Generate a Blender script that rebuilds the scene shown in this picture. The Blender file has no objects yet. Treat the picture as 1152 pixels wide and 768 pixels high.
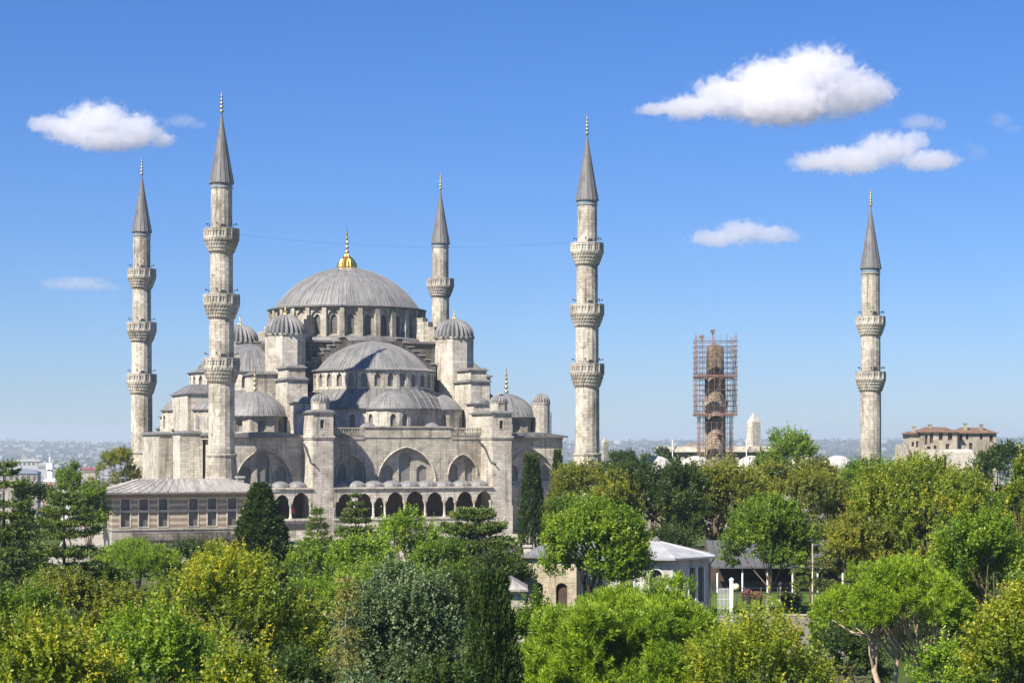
import bpy, math, random
import numpy as np
from mathutils import Vector, Matrix, noise
from mathutils.geometry import tessellate_polygon

SC = bpy.context.scene
COL = SC.collection
PI = math.pi
R = math.radians

# ------------------------------------------------------------------ camera, sky, sun, exposure
EYE = 14.5
FPX, CXP, HOR = 2170.0, 576.0, 497.0            # focal length and horizon of the photograph, in its pixels
cd = bpy.data.cameras.new('camera'); cam = bpy.data.objects.new('camera', cd); COL.objects.link(cam)
cam.location = (0, 0, EYE); cam.rotation_euler = (PI / 2, 0, 0)
cd.sensor_width = 36.0; cd.lens = FPX / 1152 * 36; cd.shift_y = (HOR - 384) / 1152
cd.clip_start = 0.5; cd.clip_end = 60000
SC.camera = cam

SUN_EL = R(46); SUN_H = (-0.648, -0.762)         # horizontal direction towards the sun
to_sun = Vector((SUN_H[0] * math.cos(SUN_EL), SUN_H[1] * math.cos(SUN_EL), math.sin(SUN_EL))).normalized()
sd = bpy.data.lights.new('sun', 'SUN'); sd.energy = 4.5; sd.angle = R(0.5); sd.color = (1.0, 0.92, 0.80)
sun = bpy.data.objects.new('sun', sd); COL.objects.link(sun)
sun.rotation_euler = to_sun.to_track_quat('Z', 'Y').to_euler()

w = bpy.data.worlds.new('World'); SC.world = w; w.use_nodes = True
nt = w.node_tree; nt.nodes.clear()
sky = nt.nodes.new('ShaderNodeTexSky'); sky.sky_type = 'NISHITA'; sky.sun_disc = False
sky.sun_elevation = SUN_EL; sky.sun_rotation = math.atan2(to_sun.x, to_sun.y)
sky.air_density = 1.0; sky.dust_density = 0.1; sky.ozone_density = 5.0; sky.altitude = 50
hs = nt.nodes.new('ShaderNodeHueSaturation'); hs.inputs['Saturation'].default_value = 1.25
bg = nt.nodes.new('ShaderNodeBackground'); bg.inputs['Strength'].default_value = 0.07
wo = nt.nodes.new('ShaderNodeOutputWorld')
gm = nt.nodes.new('ShaderNodeGamma'); gm.inputs[1].default_value = 0.88
nt.links.new(sky.outputs[0], gm.inputs[0]); nt.links.new(gm.outputs[0], hs.inputs['Color']); tn = nt.nodes.new('ShaderNodeMix'); tn.data_type = 'RGBA'; tn.blend_type = 'MULTIPLY'; tn.inputs[0].default_value = 1; tn.inputs[7].default_value = (.55, .675, 1.0, 1)
nt.links.new(hs.outputs[0], tn.inputs[6]); nt.links.new(tn.outputs[2], bg.inputs[0]); nt.links.new(bg.outputs[0], wo.inputs[0])
SC.view_settings.view_transform = 'Standard'; SC.view_settings.look = 'None'
SC.view_settings.exposure = 1.2; SC.view_settings.gamma = 1.0; SC.view_settings.use_curve_mapping = False
SC.render.engine = 'CYCLES'
SC.cycles.use_denoising = True
SC.cycles.max_bounces = 18; SC.cycles.diffuse_bounces = 3; SC.cycles.glossy_bounces = 2
SC.cycles.transmission_bounces = 3; SC.cycles.volume_bounces = 16; SC.cycles.transparent_max_bounces = 6
SC.cycles.volume_max_steps = 256
SC.cycles.caustics_reflective = False; SC.cycles.caustics_refractive = False

# ------------------------------------------------------------------ frame of the mosque (u along the facade, v into the building)
X0, Y0, TH = -43.13, 288.3, 0.36
CT, ST = math.cos(TH), math.sin(TH)
def uz(x, y, v):
    t = (x - CXP) / FPX; u = (t * (Y0 + CT * v) - X0 + ST * v) / (CT - t * ST); Y = Y0 + ST * u + CT * v
    return u, EYE + (HOR - y) * Y / FPX
def vz(x, y, u):
    t = (x - CXP) / FPX; v = (X0 + CT * u - t * (Y0 + ST * u)) / (ST + t * CT); Y = Y0 + ST * u + CT * v
    return v, EYE + (HOR - y) * Y / FPX
def at(x, y, Y): return ((x - CXP) / FPX * Y, Y, EYE + (HOR - y) * Y / FPX)

# ------------------------------------------------------------------ node helpers and materials
class NT:
    def __init__(s, name):
        s.m = bpy.data.materials.new(name); s.m.use_nodes = True; s.t = s.m.node_tree; s.t.nodes.clear()
        s.out = s.t.nodes.new('ShaderNodeOutputMaterial')
    def n(s, typ, **kw):
        nd = s.t.nodes.new('ShaderNode' + typ)
        for k, v in kw.items():
            if k.startswith('i_'):
                key = k[2:].replace('_', ' ')
                nd.inputs[int(key) if key.isdigit() else key].default_value = v
            else: setattr(nd, k, v)
        return nd
    def l(s, a, b): s.t.links.new(a, b)
    def ramp(s, fac, stops):
        r = s.n('ValToRGB'); el = r.color_ramp.elements
        while len(el) < len(stops): el.new(0.5)
        for e, (p, c) in zip(el, stops):
            e.position = p; e.color = (*c, 1) if len(c) == 3 else c
        if fac is not None: s.l(fac, r.inputs[0])
        return r.outputs[0]
    def mix(s, fac, a, b, mode='MIX'):
        m = s.n('Mix', data_type='RGBA', blend_type=mode)
        for sock, v in ((m.inputs[0], fac), (m.inputs[6], a), (m.inputs[7], b)):
            if hasattr(v, 'is_linked'): s.l(v, sock)
            elif isinstance(v, (int, float)): sock.default_value = v
            else: sock.default_value = (*v, 1)
        return m.outputs[2]
    def math(s, op, a, b=0.0, c=None, clamp=False):
        m = s.n('Math', operation=op, use_clamp=clamp)
        for i, v in enumerate((a, b) if c is None else (a, b, c)):
            if hasattr(v, 'is_linked'): s.l(v, m.inputs[i])
            else: m.inputs[i].default_value = v
        return m.outputs[0]
    def noise(s, vec, scale, detail=4, rough=0.55, dist=0.0):
        k = s.n('TexNoise'); k.inputs['Scale'].default_value = scale; k.inputs['Detail'].default_value = detail
        k.inputs['Roughness'].default_value = rough; k.inputs['Distortion'].default_value = dist
        if vec is not None: s.l(vec, k.inputs['Vector'])
        return k.outputs['Fac']
    def mapping(s, vec, scale):
        k = s.n('Mapping'); k.inputs['Scale'].default_value = scale; s.l(vec, k.inputs['Vector']); return k.outputs[0]
    def uv(s): return s.n('UVMap').outputs[0]
    def obj(s): return s.n('TexCoord').outputs['Object']
    def bsdf(s, col, rough=0.85, spec=0.25, bump=None, bstr=0.4, bdist=0.05, metal=0.0):
        p = s.n('BsdfPrincipled')
        if hasattr(col, 'is_linked'): s.l(col, p.inputs['Base Color'])
        else: p.inputs['Base Color'].default_value = (*col, 1)
        if hasattr(rough, 'is_linked'): s.l(rough, p.inputs['Roughness'])
        else: p.inputs['Roughness'].default_value = rough
        p.inputs['Specular IOR Level'].default_value = spec; p.inputs['Metallic'].default_value = metal
        if bump is not None:
            b = s.n('Bump'); b.inputs['Strength'].default_value = bstr; b.inputs['Distance'].default_value = bdist
            s.l(bump, b.inputs['Height']); s.l(b.outputs[0], p.inputs['Normal'])
        s.l(p.outputs[0], s.out.inputs['Surface']); return s.m

def stone(name, c1, c2, stain, bw=1.0, bh=0.42, stain_amt=0.6, mortar=0.7):
    """ashlar: courses of slightly different blocks, broad stains, run-off streaks, dark patches"""
    t = NT(name); uv = t.uv(); ob = t.n('NewGeometry').outputs['Position']
    b = t.n('TexBrick', offset=0.5); t.l(uv, b.inputs['Vector'])
    b.inputs['Scale'].default_value = 1.0; b.inputs['Brick Width'].default_value = bw; b.inputs['Row Height'].default_value = bh
    b.inputs['Mortar Size'].default_value = 0.018; b.inputs['Mortar Smooth'].default_value = 0.3; b.inputs['Bias'].default_value = 0.1
    b.inputs['Color1'].default_value = (*c1, 1); b.inputs['Color2'].default_value = (*c2, 1)
    b.inputs['Mortar'].default_value = (*[x * mortar for x in c2], 1)
    big = t.noise(ob, 0.16, 6, 0.65, 0.6)
    mid = t.noise(t.mapping(ob, (1.1, 1.1, 0.55)), 0.8, 5, 0.7)
    streak = t.noise(t.mapping(ob, (1.7, 1.7, 0.09)), 1.0, 5, 0.7)
    patch = t.noise(t.mapping(ob, (.55, .55, .8)), 1.0, 7, 0.75, 0.3)
    col = t.mix(t.math('MULTIPLY', t.ramp(big, [(0.42, (0, 0, 0)), (0.62, (1, 1, 1))]), stain_amt), b.outputs['Color'], stain, 'MULTIPLY')
    col = t.mix(t.math('MULTIPLY', t.ramp(streak, [(0.54, (0, 0, 0)), (0.64, (1, 1, 1))]), stain_amt), col, [x * 0.72 for x in stain], 'MULTIPLY')
    col = t.mix(t.math('MULTIPLY', t.ramp(patch, [(0.57, (0, 0, 0)), (0.64, (1, 1, 1))]), stain_amt * 0.8), col, [x * 0.75 for x in stain], 'MULTIPLY')
    col = t.mix(0.9, col, t.ramp(mid, [(0.28, (0.70, 0.685, 0.66)), (0.5, (0.98, 0.98, 0.97)), (0.72, (1.16, 1.14, 1.10))]), 'MULTIPLY')
    fine = t.noise(ob, 5.0, 4, 0.7)
    col = t.mix(0.6, col, t.ramp(fine, [(0.3, (0.78, 0.77, 0.76)), (0.7, (1.15, 1.15, 1.15))]), 'MULTIPLY')
    h = t.math('ADD', t.math('MULTIPLY', b.outputs['Fac'], -0.6), t.math('MULTIPLY', mid, 0.7))
    return t.bsdf(col, 0.9, 0.15, h, 0.55, 0.07)

def lead(name, c, dark=0.55, warm=(1.0, 1.0, 1.0)):
    t = NT(name); uv = t.uv(); ob = t.obj()
    st = t.noise(t.mapping(uv, (4.5, 0.13, 1)), 1.0, 5, 0.65)
    bg_ = t.noise(ob, 0.22, 5, 0.6)
    col = t.ramp(st, [(0.28, [x * dark for x in c]), (0.5, c), (0.72, [min(1, x * 1.35) for x in c])])
    col = t.mix(0.7, col, t.ramp(bg_, [(0.3, (0.72, 0.73, 0.76)), (0.55, (1, 1, 1)), (0.75, (1.12, 1.08, 1.0))]), 'MULTIPLY')
    b = t.n('TexBrick', offset=0.5); t.l(uv, b.inputs['Vector'])
    b.inputs['Scale'].default_value = 1.0; b.inputs['Brick Width'].default_value = 0.9; b.inputs['Row Height'].default_value = 2.1
    b.inputs['Mortar Size'].default_value = 0.03; b.inputs['Color1'].default_value = (1, 1, 1, 1); b.inputs['Color2'].default_value = (.84, .85, .87, 1)
    b.inputs['Mortar'].default_value = (.6, .6, .6, 1)
    col = t.mix(0.75, col, b.outputs['Color'], 'MULTIPLY')
    pt = t.noise(t.mapping(uv, (.9, .45, 1)), 1.0, 6, .75, .4)
    col = t.mix(0.8, col, t.ramp(pt, [(0.36, (.46, .455, .45)), (0.48, (.92, .92, .92)), (0.60, (1.0, 1.0, 1.0)), (0.7, (1.45, 1.42, 1.36))]), 'MULTIPLY')
    return t.bsdf(col, t.math('ADD', t.math('MULTIPLY', st, 0.25), 0.42), 0.4, st, 0.25, 0.05)

def plain(name, c, rough=0.7, spec=0.3, var=0.18, sc=1.2, metal=0.0):
    t = NT(name); ob = t.obj()
    k = t.noise(ob, sc, 5, 0.65)
    col = t.ramp(k, [(0.3, [x * (1 - var) for x in c]), (0.7, [x * (1 + var) for x in c])])
    return t.bsdf(col, rough, spec, k, 0.15, 0.02, metal)

def lattice(name, bar, hole, scale=3.4):
    t = NT(name); uv = t.uv()
    v = t.n('TexVoronoi', feature='DISTANCE_TO_EDGE'); v.inputs['Scale'].default_value = scale; v.inputs['Randomness'].default_value = 0.25
    t.l(uv, v.inputs['Vector'])
    k = t.ramp(v.outputs['Distance'], [(0.12, (1, 1, 1)), (0.24, (0, 0, 0))])
    col = t.mix(k, hole, bar)
    big = t.noise(t.obj(), 0.7, 3)
    col = t.mix(0.5, col, t.ramp(big, [(0.3, (.7, .7, .7)), (0.7, (1.1, 1.1, 1.1))]), 'MULTIPLY')
    return t.bsdf(col, 0.5, 0.4, k, 0.4, 0.04)

M = {}
M['stone'] = stone('pale_limestone', (.645, .60, .52), (.475, .445, .39), (.57, .555, .535), stain_amt=.78)
M['stone_grey'] = stone('grey_limestone', (.50, .46, .39), (.37, .345, .295), (.56, .54, .51), stain_amt=0.75)  # grey stone; on the front facade its darker tone also stands for weaker sunlight
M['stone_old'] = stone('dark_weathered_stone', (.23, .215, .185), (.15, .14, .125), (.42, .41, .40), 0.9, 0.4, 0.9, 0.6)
M['minaret'] = stone('minaret_limestone', (.66, .605, .515), (.45, .415, .355), (.53, .515, .49), 0.7, 0.5, 0.88, 0.72)
M['lead'] = lead('grey_lead_sheet', (.205, .202, .198), .42)
M['lead_light'] = lead('light_lead_sheet', (.33, .325, .31), .55)
M['lead_dark'] = lead('dark_lead_sheet', (.17, .165, .16), .45)
M['lead_cap'] = lead('lead_of_the_minaret_caps', (.165, .16, .158))
M['lead_pale'] = lead('pale_lead_roof', (.33, .31, .285), 0.62)
M['gold'] = plain('gilded_metal', (.80, .52, .12), 0.28, 0.5, 0.12, 3, 1.0)
M['brass'] = plain('weathered_brass', (.42, .34, .17), 0.4, 0.5, 0.2, 3, 0.8)
M['lattice'] = lattice('stone_lattice_window', (.27, .262, .24), (.075, .075, .073), 5.0)
M['glass_dark'] = lattice('dark_leaded_window', (.14, .135, .125), (.055, .058, .065), 4.2)
M['shade'] = plain('painted_interior_shade', (.075, .055, .045), 0.9, 0.1, 0.4, 0.6)  # dark colour that paints in the shade of galleries, niches and openings
M['iron'] = plain('dark_iron', (.04, .04, .042), 0.5, 0.4)
M['white'] = plain('white_paint', (.70, .70, .68), 0.5, 0.35, 0.08)
M['tile_band'] = plain('blue_tile_band', (.17, .21, .245), 0.4, 0.4, 0.5, 4)

# ------------------------------------------------------------------ mesh builder
class MB:
    def __init__(s): s.v, s.f, s.uv, s.sm = [], [], [], []
    def face(s, pts, uv=None, sm=False):
        i = len(s.v); s.v.extend([tuple(p) for p in pts]); s.f.append(tuple(range(i, i + len(pts)))); s.uv.append(uv); s.sm.append(sm)
    def box(s, a, b, top=None):
        (x0, y0, z0), (x1, y1, z1) = a, b
        t = top or 0.0
        p = [(x0, y0, z0), (x1, y0, z0), (x1, y1, z0), (x0, y1, z0), (x0 + t, y0 + t, z1), (x1 - t, y0 + t, z1), (x1 - t, y1 - t, z1), (x0 + t, y1 - t, z1)]
        for q in ((3, 2, 1, 0), (4, 5, 6, 7), (0, 1, 5, 4), (1, 2, 6, 5), (2, 3, 7, 6), (3, 0, 4, 7)): s.face([p[k] for k in q])
    def prism(s, poly, z0, z1, top=1.0, c=None):
        n = len(poly); c = c or (sum(p[0] for p in poly) / n, sum(p[1] for p in poly) / n)
        q = [(c[0] + (p[0] - c[0]) * top, c[1] + (p[1] - c[1]) * top) for p in poly]
        for i in range(n):
            j = (i + 1) % n
            s.face([(*poly[i], z0), (*poly[j], z0), (*q[j], z1), (*q[i], z1)])
        s.face([(*p, z1) for p in q]); s.face([(*p, z0) for p in reversed(poly)])
    def revolve(s, prof, n=32, c=(0, 0), a0=0.0, a1=2 * PI, angs=None, sm=False, uvr=None, zoff=0.0):
        """prof: (r, z) list; angs: list of (angle, added radius factor)"""
        if angs is None: angs = [(a0 + (a1 - a0) * k / n, 0.0) for k in range(n + 1)]
        i0 = len(s.v); rm = uvr or max(p[0] for p in prof)
        L = [0.0]
        for k in range(1, len(prof)): L.append(L[-1] + math.hypot(prof[k][0] - prof[k - 1][0], prof[k][1] - prof[k - 1][1]))
        na = len(angs)
        for (r, z) in prof:
            for (a, d) in angs:
                rr = r * (1 + d) if not callable(d) else d(r, z)
                s.v.append((c[0] + rr * math.cos(a), c[1] + rr * math.sin(a), z + zoff))
        for k in range(len(prof) - 1):
            for j in range(na - 1):
                A = i0 + k * na + j
                s.f.append((A, A + 1, A + na + 1, A + na))
                u0, u1 = angs[j][0] * rm, angs[j + 1][0] * rm
                s.uv.append(((u0, L[k]), (u1, L[k]), (u1, L[k + 1]), (u0, L[k + 1]))); s.sm.append(sm)
    def tube(s, pts, rad, n=7, sm=True):
        pts = [Vector(p) for p in pts]; i0 = len(s.v); prev = None
        for k, p in enumerate(pts):
            d = (pts[min(k + 1, len(pts) - 1)] - pts[max(k - 1, 0)]).normalized()
            e = d.cross(Vector((0.31, 0.95, 0.05)))
            if e.length < 0.2: e = d.cross(Vector((1, 0, 0)))
            e.normalize(); g = d.cross(e)
            r = rad[k] if isinstance(rad, (list, tuple)) else rad
            for j in range(n):
                a = 2 * PI * j / n; q = p + (e * math.cos(a) + g * math.sin(a)) * r; s.v.append(tuple(q))
        for k in range(len(pts) - 1):
            for j in range(n):
                A, B = i0 + k * n + j, i0 + k * n + (j + 1) % n
                s.f.append((A, B, B + n, A + n)); s.uv.append(((j * .2, k), (j * .2 + .2, k), (j * .2 + .2, k + 1), (j * .2, k + 1))); s.sm.append(sm)
        s.f.append(tuple(range(i0 + (len(pts) - 1) * n, i0 + len(pts) * n))); s.uv.append(None); s.sm.append(False)
    def tri(s, loops, mp):
        """tessellated polygon with holes; loops in (a, z); mp maps (a, z) to 3D"""
        flat = [p for l in loops for p in l]
        for t in tessellate_polygon([[Vector((p[0], p[1], 0)) for p in l] for l in loops]):
            s.face([mp(*flat[k]) for k in t])
    def build(s, name, mat, parent=None, loc=None):
        me = bpy.data.meshes.new(name)
        me.from_pydata(s.v, [], s.f)
        uvl = me.uv_layers.new(name='UVMap'); data = np.zeros((len(me.loops), 2), dtype=np.float32)
        k = 0
        for fi, f in enumerate(s.f):
            uv = s.uv[fi]
            if uv is None:
                p = [Vector(s.v[i]) for i in f]
                nrm = Vector((0, 0, 0))
                for q in range(1, len(p) - 1): nrm += (p[q] - p[0]).cross(p[q + 1] - p[0])
                if nrm.length > 1e-12: nrm.normalize()
                if abs(nrm.z) < 0.75:
                    t = Vector((-nrm.y, nrm.x, 0)).normalized()
                    if t.x < -0.01 or (abs(t.x) <= 0.01 and t.y < 0): t = -t
                    for q in p: data[k] = (q.dot(t), q.z); k += 1
                else:
                    for q in p: data[k] = (q.x, q.y); k += 1
            else:
                for q in uv: data[k] = q; k += 1
        uvl.data.foreach_set('uv', data.ravel())
        me.polygons.foreach_set('use_smooth', s.sm)
        if mat is not None: me.materials.append(mat)
        me.update()
        o = bpy.data.objects.new(name, me); COL.objects.link(o)
        if parent is not None: o.parent = parent
        if loc is not None: o.location = loc
        return o

def tag(o, label=None, cat=None, group=None, kind=None):
    if label: o['label'] = label
    if cat: o['category'] = cat
    if group: o['group'] = group
    if kind: o['kind'] = kind
    return o
def empty(name, loc=(0, 0, 0), rz=0.0, parent=None):
    o = bpy.data.objects.new(name, None); COL.objects.link(o); o.location = loc; o.rotation_euler = (0, 0, rz)
    o.empty_display_size = 0.5
    if parent is not None: o.parent = parent
    return o
def copy_tree(o, parent=None):
    c = o.copy(); COL.objects.link(c)
    if parent is not None: c.parent = parent
    for ch in [k for k in bpy.data.objects if k.parent == o]: copy_tree(ch, c)
    return c

def arch(a, wd, zb, zs, zt, n=7):
    """arch outline in (a, z): centre a, width wd, bottom zb, spring zs, top zt"""
    h = wd / 2; r = zt - zs; pts = [(a - h, zb), (a + h, zb)]
    arc = []
    if r > h * 1.02:
        RR = (h * h + r * r) / (2 * h); tm = math.asin(min(1, r / RR))
        arc = [(h - RR + RR * math.cos(tm * k / n), zs + RR * math.sin(tm * k / n)) for k in range(n + 1)]
    else:
        arc = [(h * math.cos(PI / 2 * k / n), zs + r * math.sin(PI / 2 * k / n)) for k in range(n + 1)]
    pts += [(a + x, z) for x, z in arc] + [(a - x, z) for x, z in reversed(arc[:-1])]
    if abs(zs - zb) < 1e-6: pts = pts[2:]
    return pts
def rectp(a0, a1, z0, z1): return [(a0, z0), (a1, z0), (a1, z1), (a0, z1)]

class Wall:
    """A flat wall from p0 to p1 (outside on the right-hand side when looking from p0 to p1 is reversed: normal = (dy, -dx))."""
    def __init__(s, p0, p1):
        s.p0 = Vector((p0[0], p0[1])); d = Vector((p1[0] - p0[0], p1[1] - p0[1])); s.L = d.length; s.d = d.normalized(); s.n = Vector((s.d.y, -s.d.x))
    def mp(s, dep):
        return lambda a, z: (s.p0.x + s.d.x * a - s.n.x * dep, s.p0.y + s.d.y * a - s.n.y * dep, z)
    def panel(s, mb, outer, holes, dep=0.0):
        mb.tri([outer] + holes, s.mp(dep))
    def reveal(s, mb, hole, d0, d1):
        m0, m1 = s.mp(d0), s.mp(d1)
        for i in range(len(hole)):
            a, b = hole[i], hole[(i + 1) % len(hole)]
            mb.face([m0(*a), m0(*b), m1(*b), m1(*a)])
    def pane(s, hole, dep, name, mat, parent):
        m = MB(); m.tri([hole], s.mp(dep)); return m.build(name, mat, parent)
    def full(s, mb, z0, z1, openings, panes):
        """openings: list of (outline, depth, [inner outlines], inner depth, pane material); panes collects (self, outline, depth, material)"""
        s.panel(mb, rectp(0, s.L, z0, z1), [o[0] for o in openings])
        for (ol, dp, inner, dp2, pm) in openings:
            s.reveal(mb, ol, 0, dp)
            if inner is None: panes.append((s, ol, dp, pm))
            else:
                s.panel(mb, ol, inner, dp)
                for q in inner: s.reveal(mb, q, dp, dp + dp2); panes.append((s, q, dp + dp2, pm))

def make_panes(panes, parent, name='window'):
    for (wl, ol, dp, pm) in panes: wl.pane(ol, dp, name, M[pm], parent)

def ribbed(n, h=0.012, wd=0.16, a0=0.0, a1=2 * PI):
    out = []; st = (a1 - a0) / n
    for k in range(n):
        a = a0 + k * st
        out += [(a, h), (a + st * wd, h), (a + st * (wd + 0.05), 0), (a + st * 0.6, 0.0), (a + st * 0.97, 0)]
    out.append((a1, h)); return out
def fluted(n, depth=0.09, a0=0.0, a1=2 * PI, sub=4):
    out = []; st = (a1 - a0) / n
    for k in range(n * sub):
        out.append((a0 + st * k / sub, -depth + depth * abs(math.sin(PI * k / sub))))
    out.append((a1, -depth)); return out
def cap(Rr, h, z0, n=12, t0=0.0, pw=1.0):
    return [(Rr * math.cos(t0 + (PI / 2 - t0) * k / n) ** pw + 1e-4, z0 + h * (math.sin(t0 + (PI / 2 - t0) * k / n) - math.sin(t0)) / (1 - math.sin(t0))) for k in range(n + 1)]
def dome(a, h, z0, n=14, k=.10):
    Rs = (a * a + h * h) / (2 * h); out = []
    for i in range(n + 1):
        t = i / n; tt = math.asin(min(1, a / Rs)) * (1 - t); r = Rs * math.sin(tt); z = Rs * math.cos(tt) - (Rs - h)
        if h > a: r, z = a * math.cos(PI / 2 * t), h * math.sin(PI / 2 * t)
        zc = h * (1 - r / a); out.append((r + 1e-4, z0 + z * (1 - k) + zc * k))
    return out
def ngon(c, r, n, a=0.0): return [(c[0] + r * math.cos(a + 2 * PI * k / n), c[1] + r * math.sin(a + 2 * PI * k / n)) for k in range(n)]

def finial(c, z, h, r, mat, parent, bulb=None):
    m = MB()
    pr = []
    if bulb:
        br, bh = bulb
        pr += [(br, z - 0.05), (br * 1.03, z + bh * .12), (br * .93, z + bh * .4), (br * .65, z + bh * .68), (br * .32, z + bh * .88), (r * .9, z + bh)]
        z += bh
        m.revolve(pr, c=c, angs=fluted(16, 0.10))
    pr = [(r * .6, z)]
    for k, (q, rr) in enumerate(((.0, 1.0), (.17, .85), (.33, .7), (.48, .55), (.62, .42))):
        zz = z + h * q
        pr += [(r * .32, zz + h * .02), (r * rr, zz + h * .06), (r * rr, zz + h * .09), (r * .3, zz + h * .13)]
    pr += [(r * .22, z + h * .8), (0.01, z + h)]
    m.revolve(pr, n=10, c=c, sm=True)
    # crescent at the tip
    return m.build('finial', M[mat], parent)

exec_parts = []
# ------------------------------------------------------------------ ground, far hills, sky air
def smooth(a, b, x):
    t = min(1, max(0, (x - a) / (b - a))); return t * t * (3 - 2 * t)
def ground_z(x, y):
    d = smooth(470, 900, y + 0.25 * abs(x))
    z = -42 * d
    if x < -60: z -= 6 * smooth(330, 470, y) * (1 - d)
    if y > 4200:
        h = smooth(4200, 8600, y) * (46 + 40 * (noise.fractal(Vector((x * .00045, y * .0003, 3.1)), 1.0, 2.0, 4) + .1))
        z += max(0, h)
    return z
def build_ground():
    m = MB()
    ys = list(np.linspace(-150, 300, 16)) + list(np.linspace(330, 900, 30)) + list(np.geomspace(930, 10800, 60))
    xs = [-6000 + 12000 * k / 160 for k in range(161)]
    n = len(xs)
    for y in ys:
        for x in xs: m.v.append((x, y, ground_z(x, y)))
    for i in range(len(ys) - 1):
        for j in range(n - 1):
            A = i * n + j; m.f.append((A, A + 1, A + n + 1, A + n)); m.uv.append(None); m.sm.append(True)
    t = NT('ground_soil_and_grass'); ob = t.obj()
    a = t.noise(ob, 0.12, 6, 0.65); b = t.noise(ob, 2.2, 5, 0.7); c = t.noise(ob, 0.006, 6, 0.65); d = t.noise(ob, 0.03, 4, .6)
    g = t.ramp(a, [(0.35, (.035, .06, .012)), (0.52, (.06, .085, .02)), (0.7, (.10, .085, .055))])
    g = t.mix(0.6, g, t.ramp(b, [(0.3, (.55, .55, .5)), (0.7, (1.25, 1.25, 1.2))]), 'MULTIPLY')
    far = t.ramp(c, [(0.36, (.025, .04, .02)), (0.47, (.045, .055, .035)), (0.52, (.12, .115, .10)), (0.60, (.06, .07, .045)), (0.7, (.03, .045, .02))])
    far = t.mix(0.7, far, t.ramp(d, [(0.35, (.6, .6, .6)), (0.65, (1.4, 1.4, 1.4))]), 'MULTIPLY')
    sp = t.n('SeparateXYZ'); t.l(ob, sp.inputs[0])
    f = t.math('MULTIPLY', t.math('SUBTRACT', sp.outputs[1], 600), 1 / 500, clamp=True)
    o = m.build('ground', t.bsdf(t.mix(f, g, far), 0.95, 0.1, b, 0.4, 0.08)); tag(o, kind='structure')
build_ground()

# ------------------------------------------------------------------ the mosque
mosque = empty('mosque', (X0, Y0, 0), TH)
tag(mosque, 'great grey stone mosque with cascading lead domes and a gilded finial', 'mosque')
CU, CV = 29.9, 38.2

def finish_wall(name, mb, panes, mat='stone', parent=None):
    o = mb.build(name, M[mat], parent or mosque); make_panes(panes, o); return o

# --- main dome and its drum
m = MB(); pr = [(13.0, 37.1), (13.05, 37.3)] + dome(12.6, 7.45, 37.32, 18, .06)
m.revolve(pr, c=(CU, CV), angs=ribbed(108, .007, .2), uvr=12.7)
dome_o = m.build('main_dome', M['lead'], mosque)
finial((CU, CV), 44.5, 5.0, .42, 'gold', dome_o, (1.75, 2.5))
m = MB(); panes = []; N = 28
pts = ngon((CU, CV), 13.25, N, PI / N)
for k in range(N):
    p0, p1 = pts[(k) % N], pts[(k + 1) % N]
    wl = Wall(p0, p1)
    a = wl.L / 2
    wl.full(m, 31.3, 37.1, [(arch(a, 2.05, 32.3, 35.1, 36.65), .35, [arch(a, 1.15, 32.5, 35.0, 35.9)], .35, 'glass_dark')], panes)
    q = p0; ang = math.atan2(q[1] - CV, q[0] - CU)
    wdt = .42; dr = Vector((math.cos(ang), math.sin(ang))); sd_ = Vector((-dr.y, dr.x))
    poly = [(CU + dr.x * rr + sd_.x * ss, CV + dr.y * rr + sd_.y * ss) for rr, ss in ((13.0, -wdt), (13.7, -wdt), (13.7, wdt), (13.0, wdt))]
    m.prism(poly, 31.3, 35.4); m.prism([(CU + dr.x * rr + sd_.x * ss, CV + dr.y * rr + sd_.y * ss) for rr, ss in ((13.0, -wdt * .9), (13.6, -wdt * .9), (13.6, wdt * .9), (13.0, wdt * .9))], 35.4, 36.9)
drum = finish_wall('main_drum', m, panes, 'stone_grey')
m = MB(); m.revolve([(13.0, 36.95), (13.75, 37.05), (13.8, 37.25), (13.1, 37.42)], n=56, c=(CU, CV)); m.build('cornice', M['lead_dark'], drum)
# --- cube under the drum and stepped arches
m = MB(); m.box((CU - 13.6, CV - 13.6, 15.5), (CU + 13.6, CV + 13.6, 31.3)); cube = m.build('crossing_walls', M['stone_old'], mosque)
m = MB(); m.box((CU - 14.0, CV - 14.0, 31.0), (CU + 14.0, CV + 14.0, 31.34)); m.revolve([(14.9, 31.3), (14.5, 31.9), (13.4, 32.2)], n=40, c=(CU, CV)); m.build('ledge', M['lead_dark'], cube)

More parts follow.
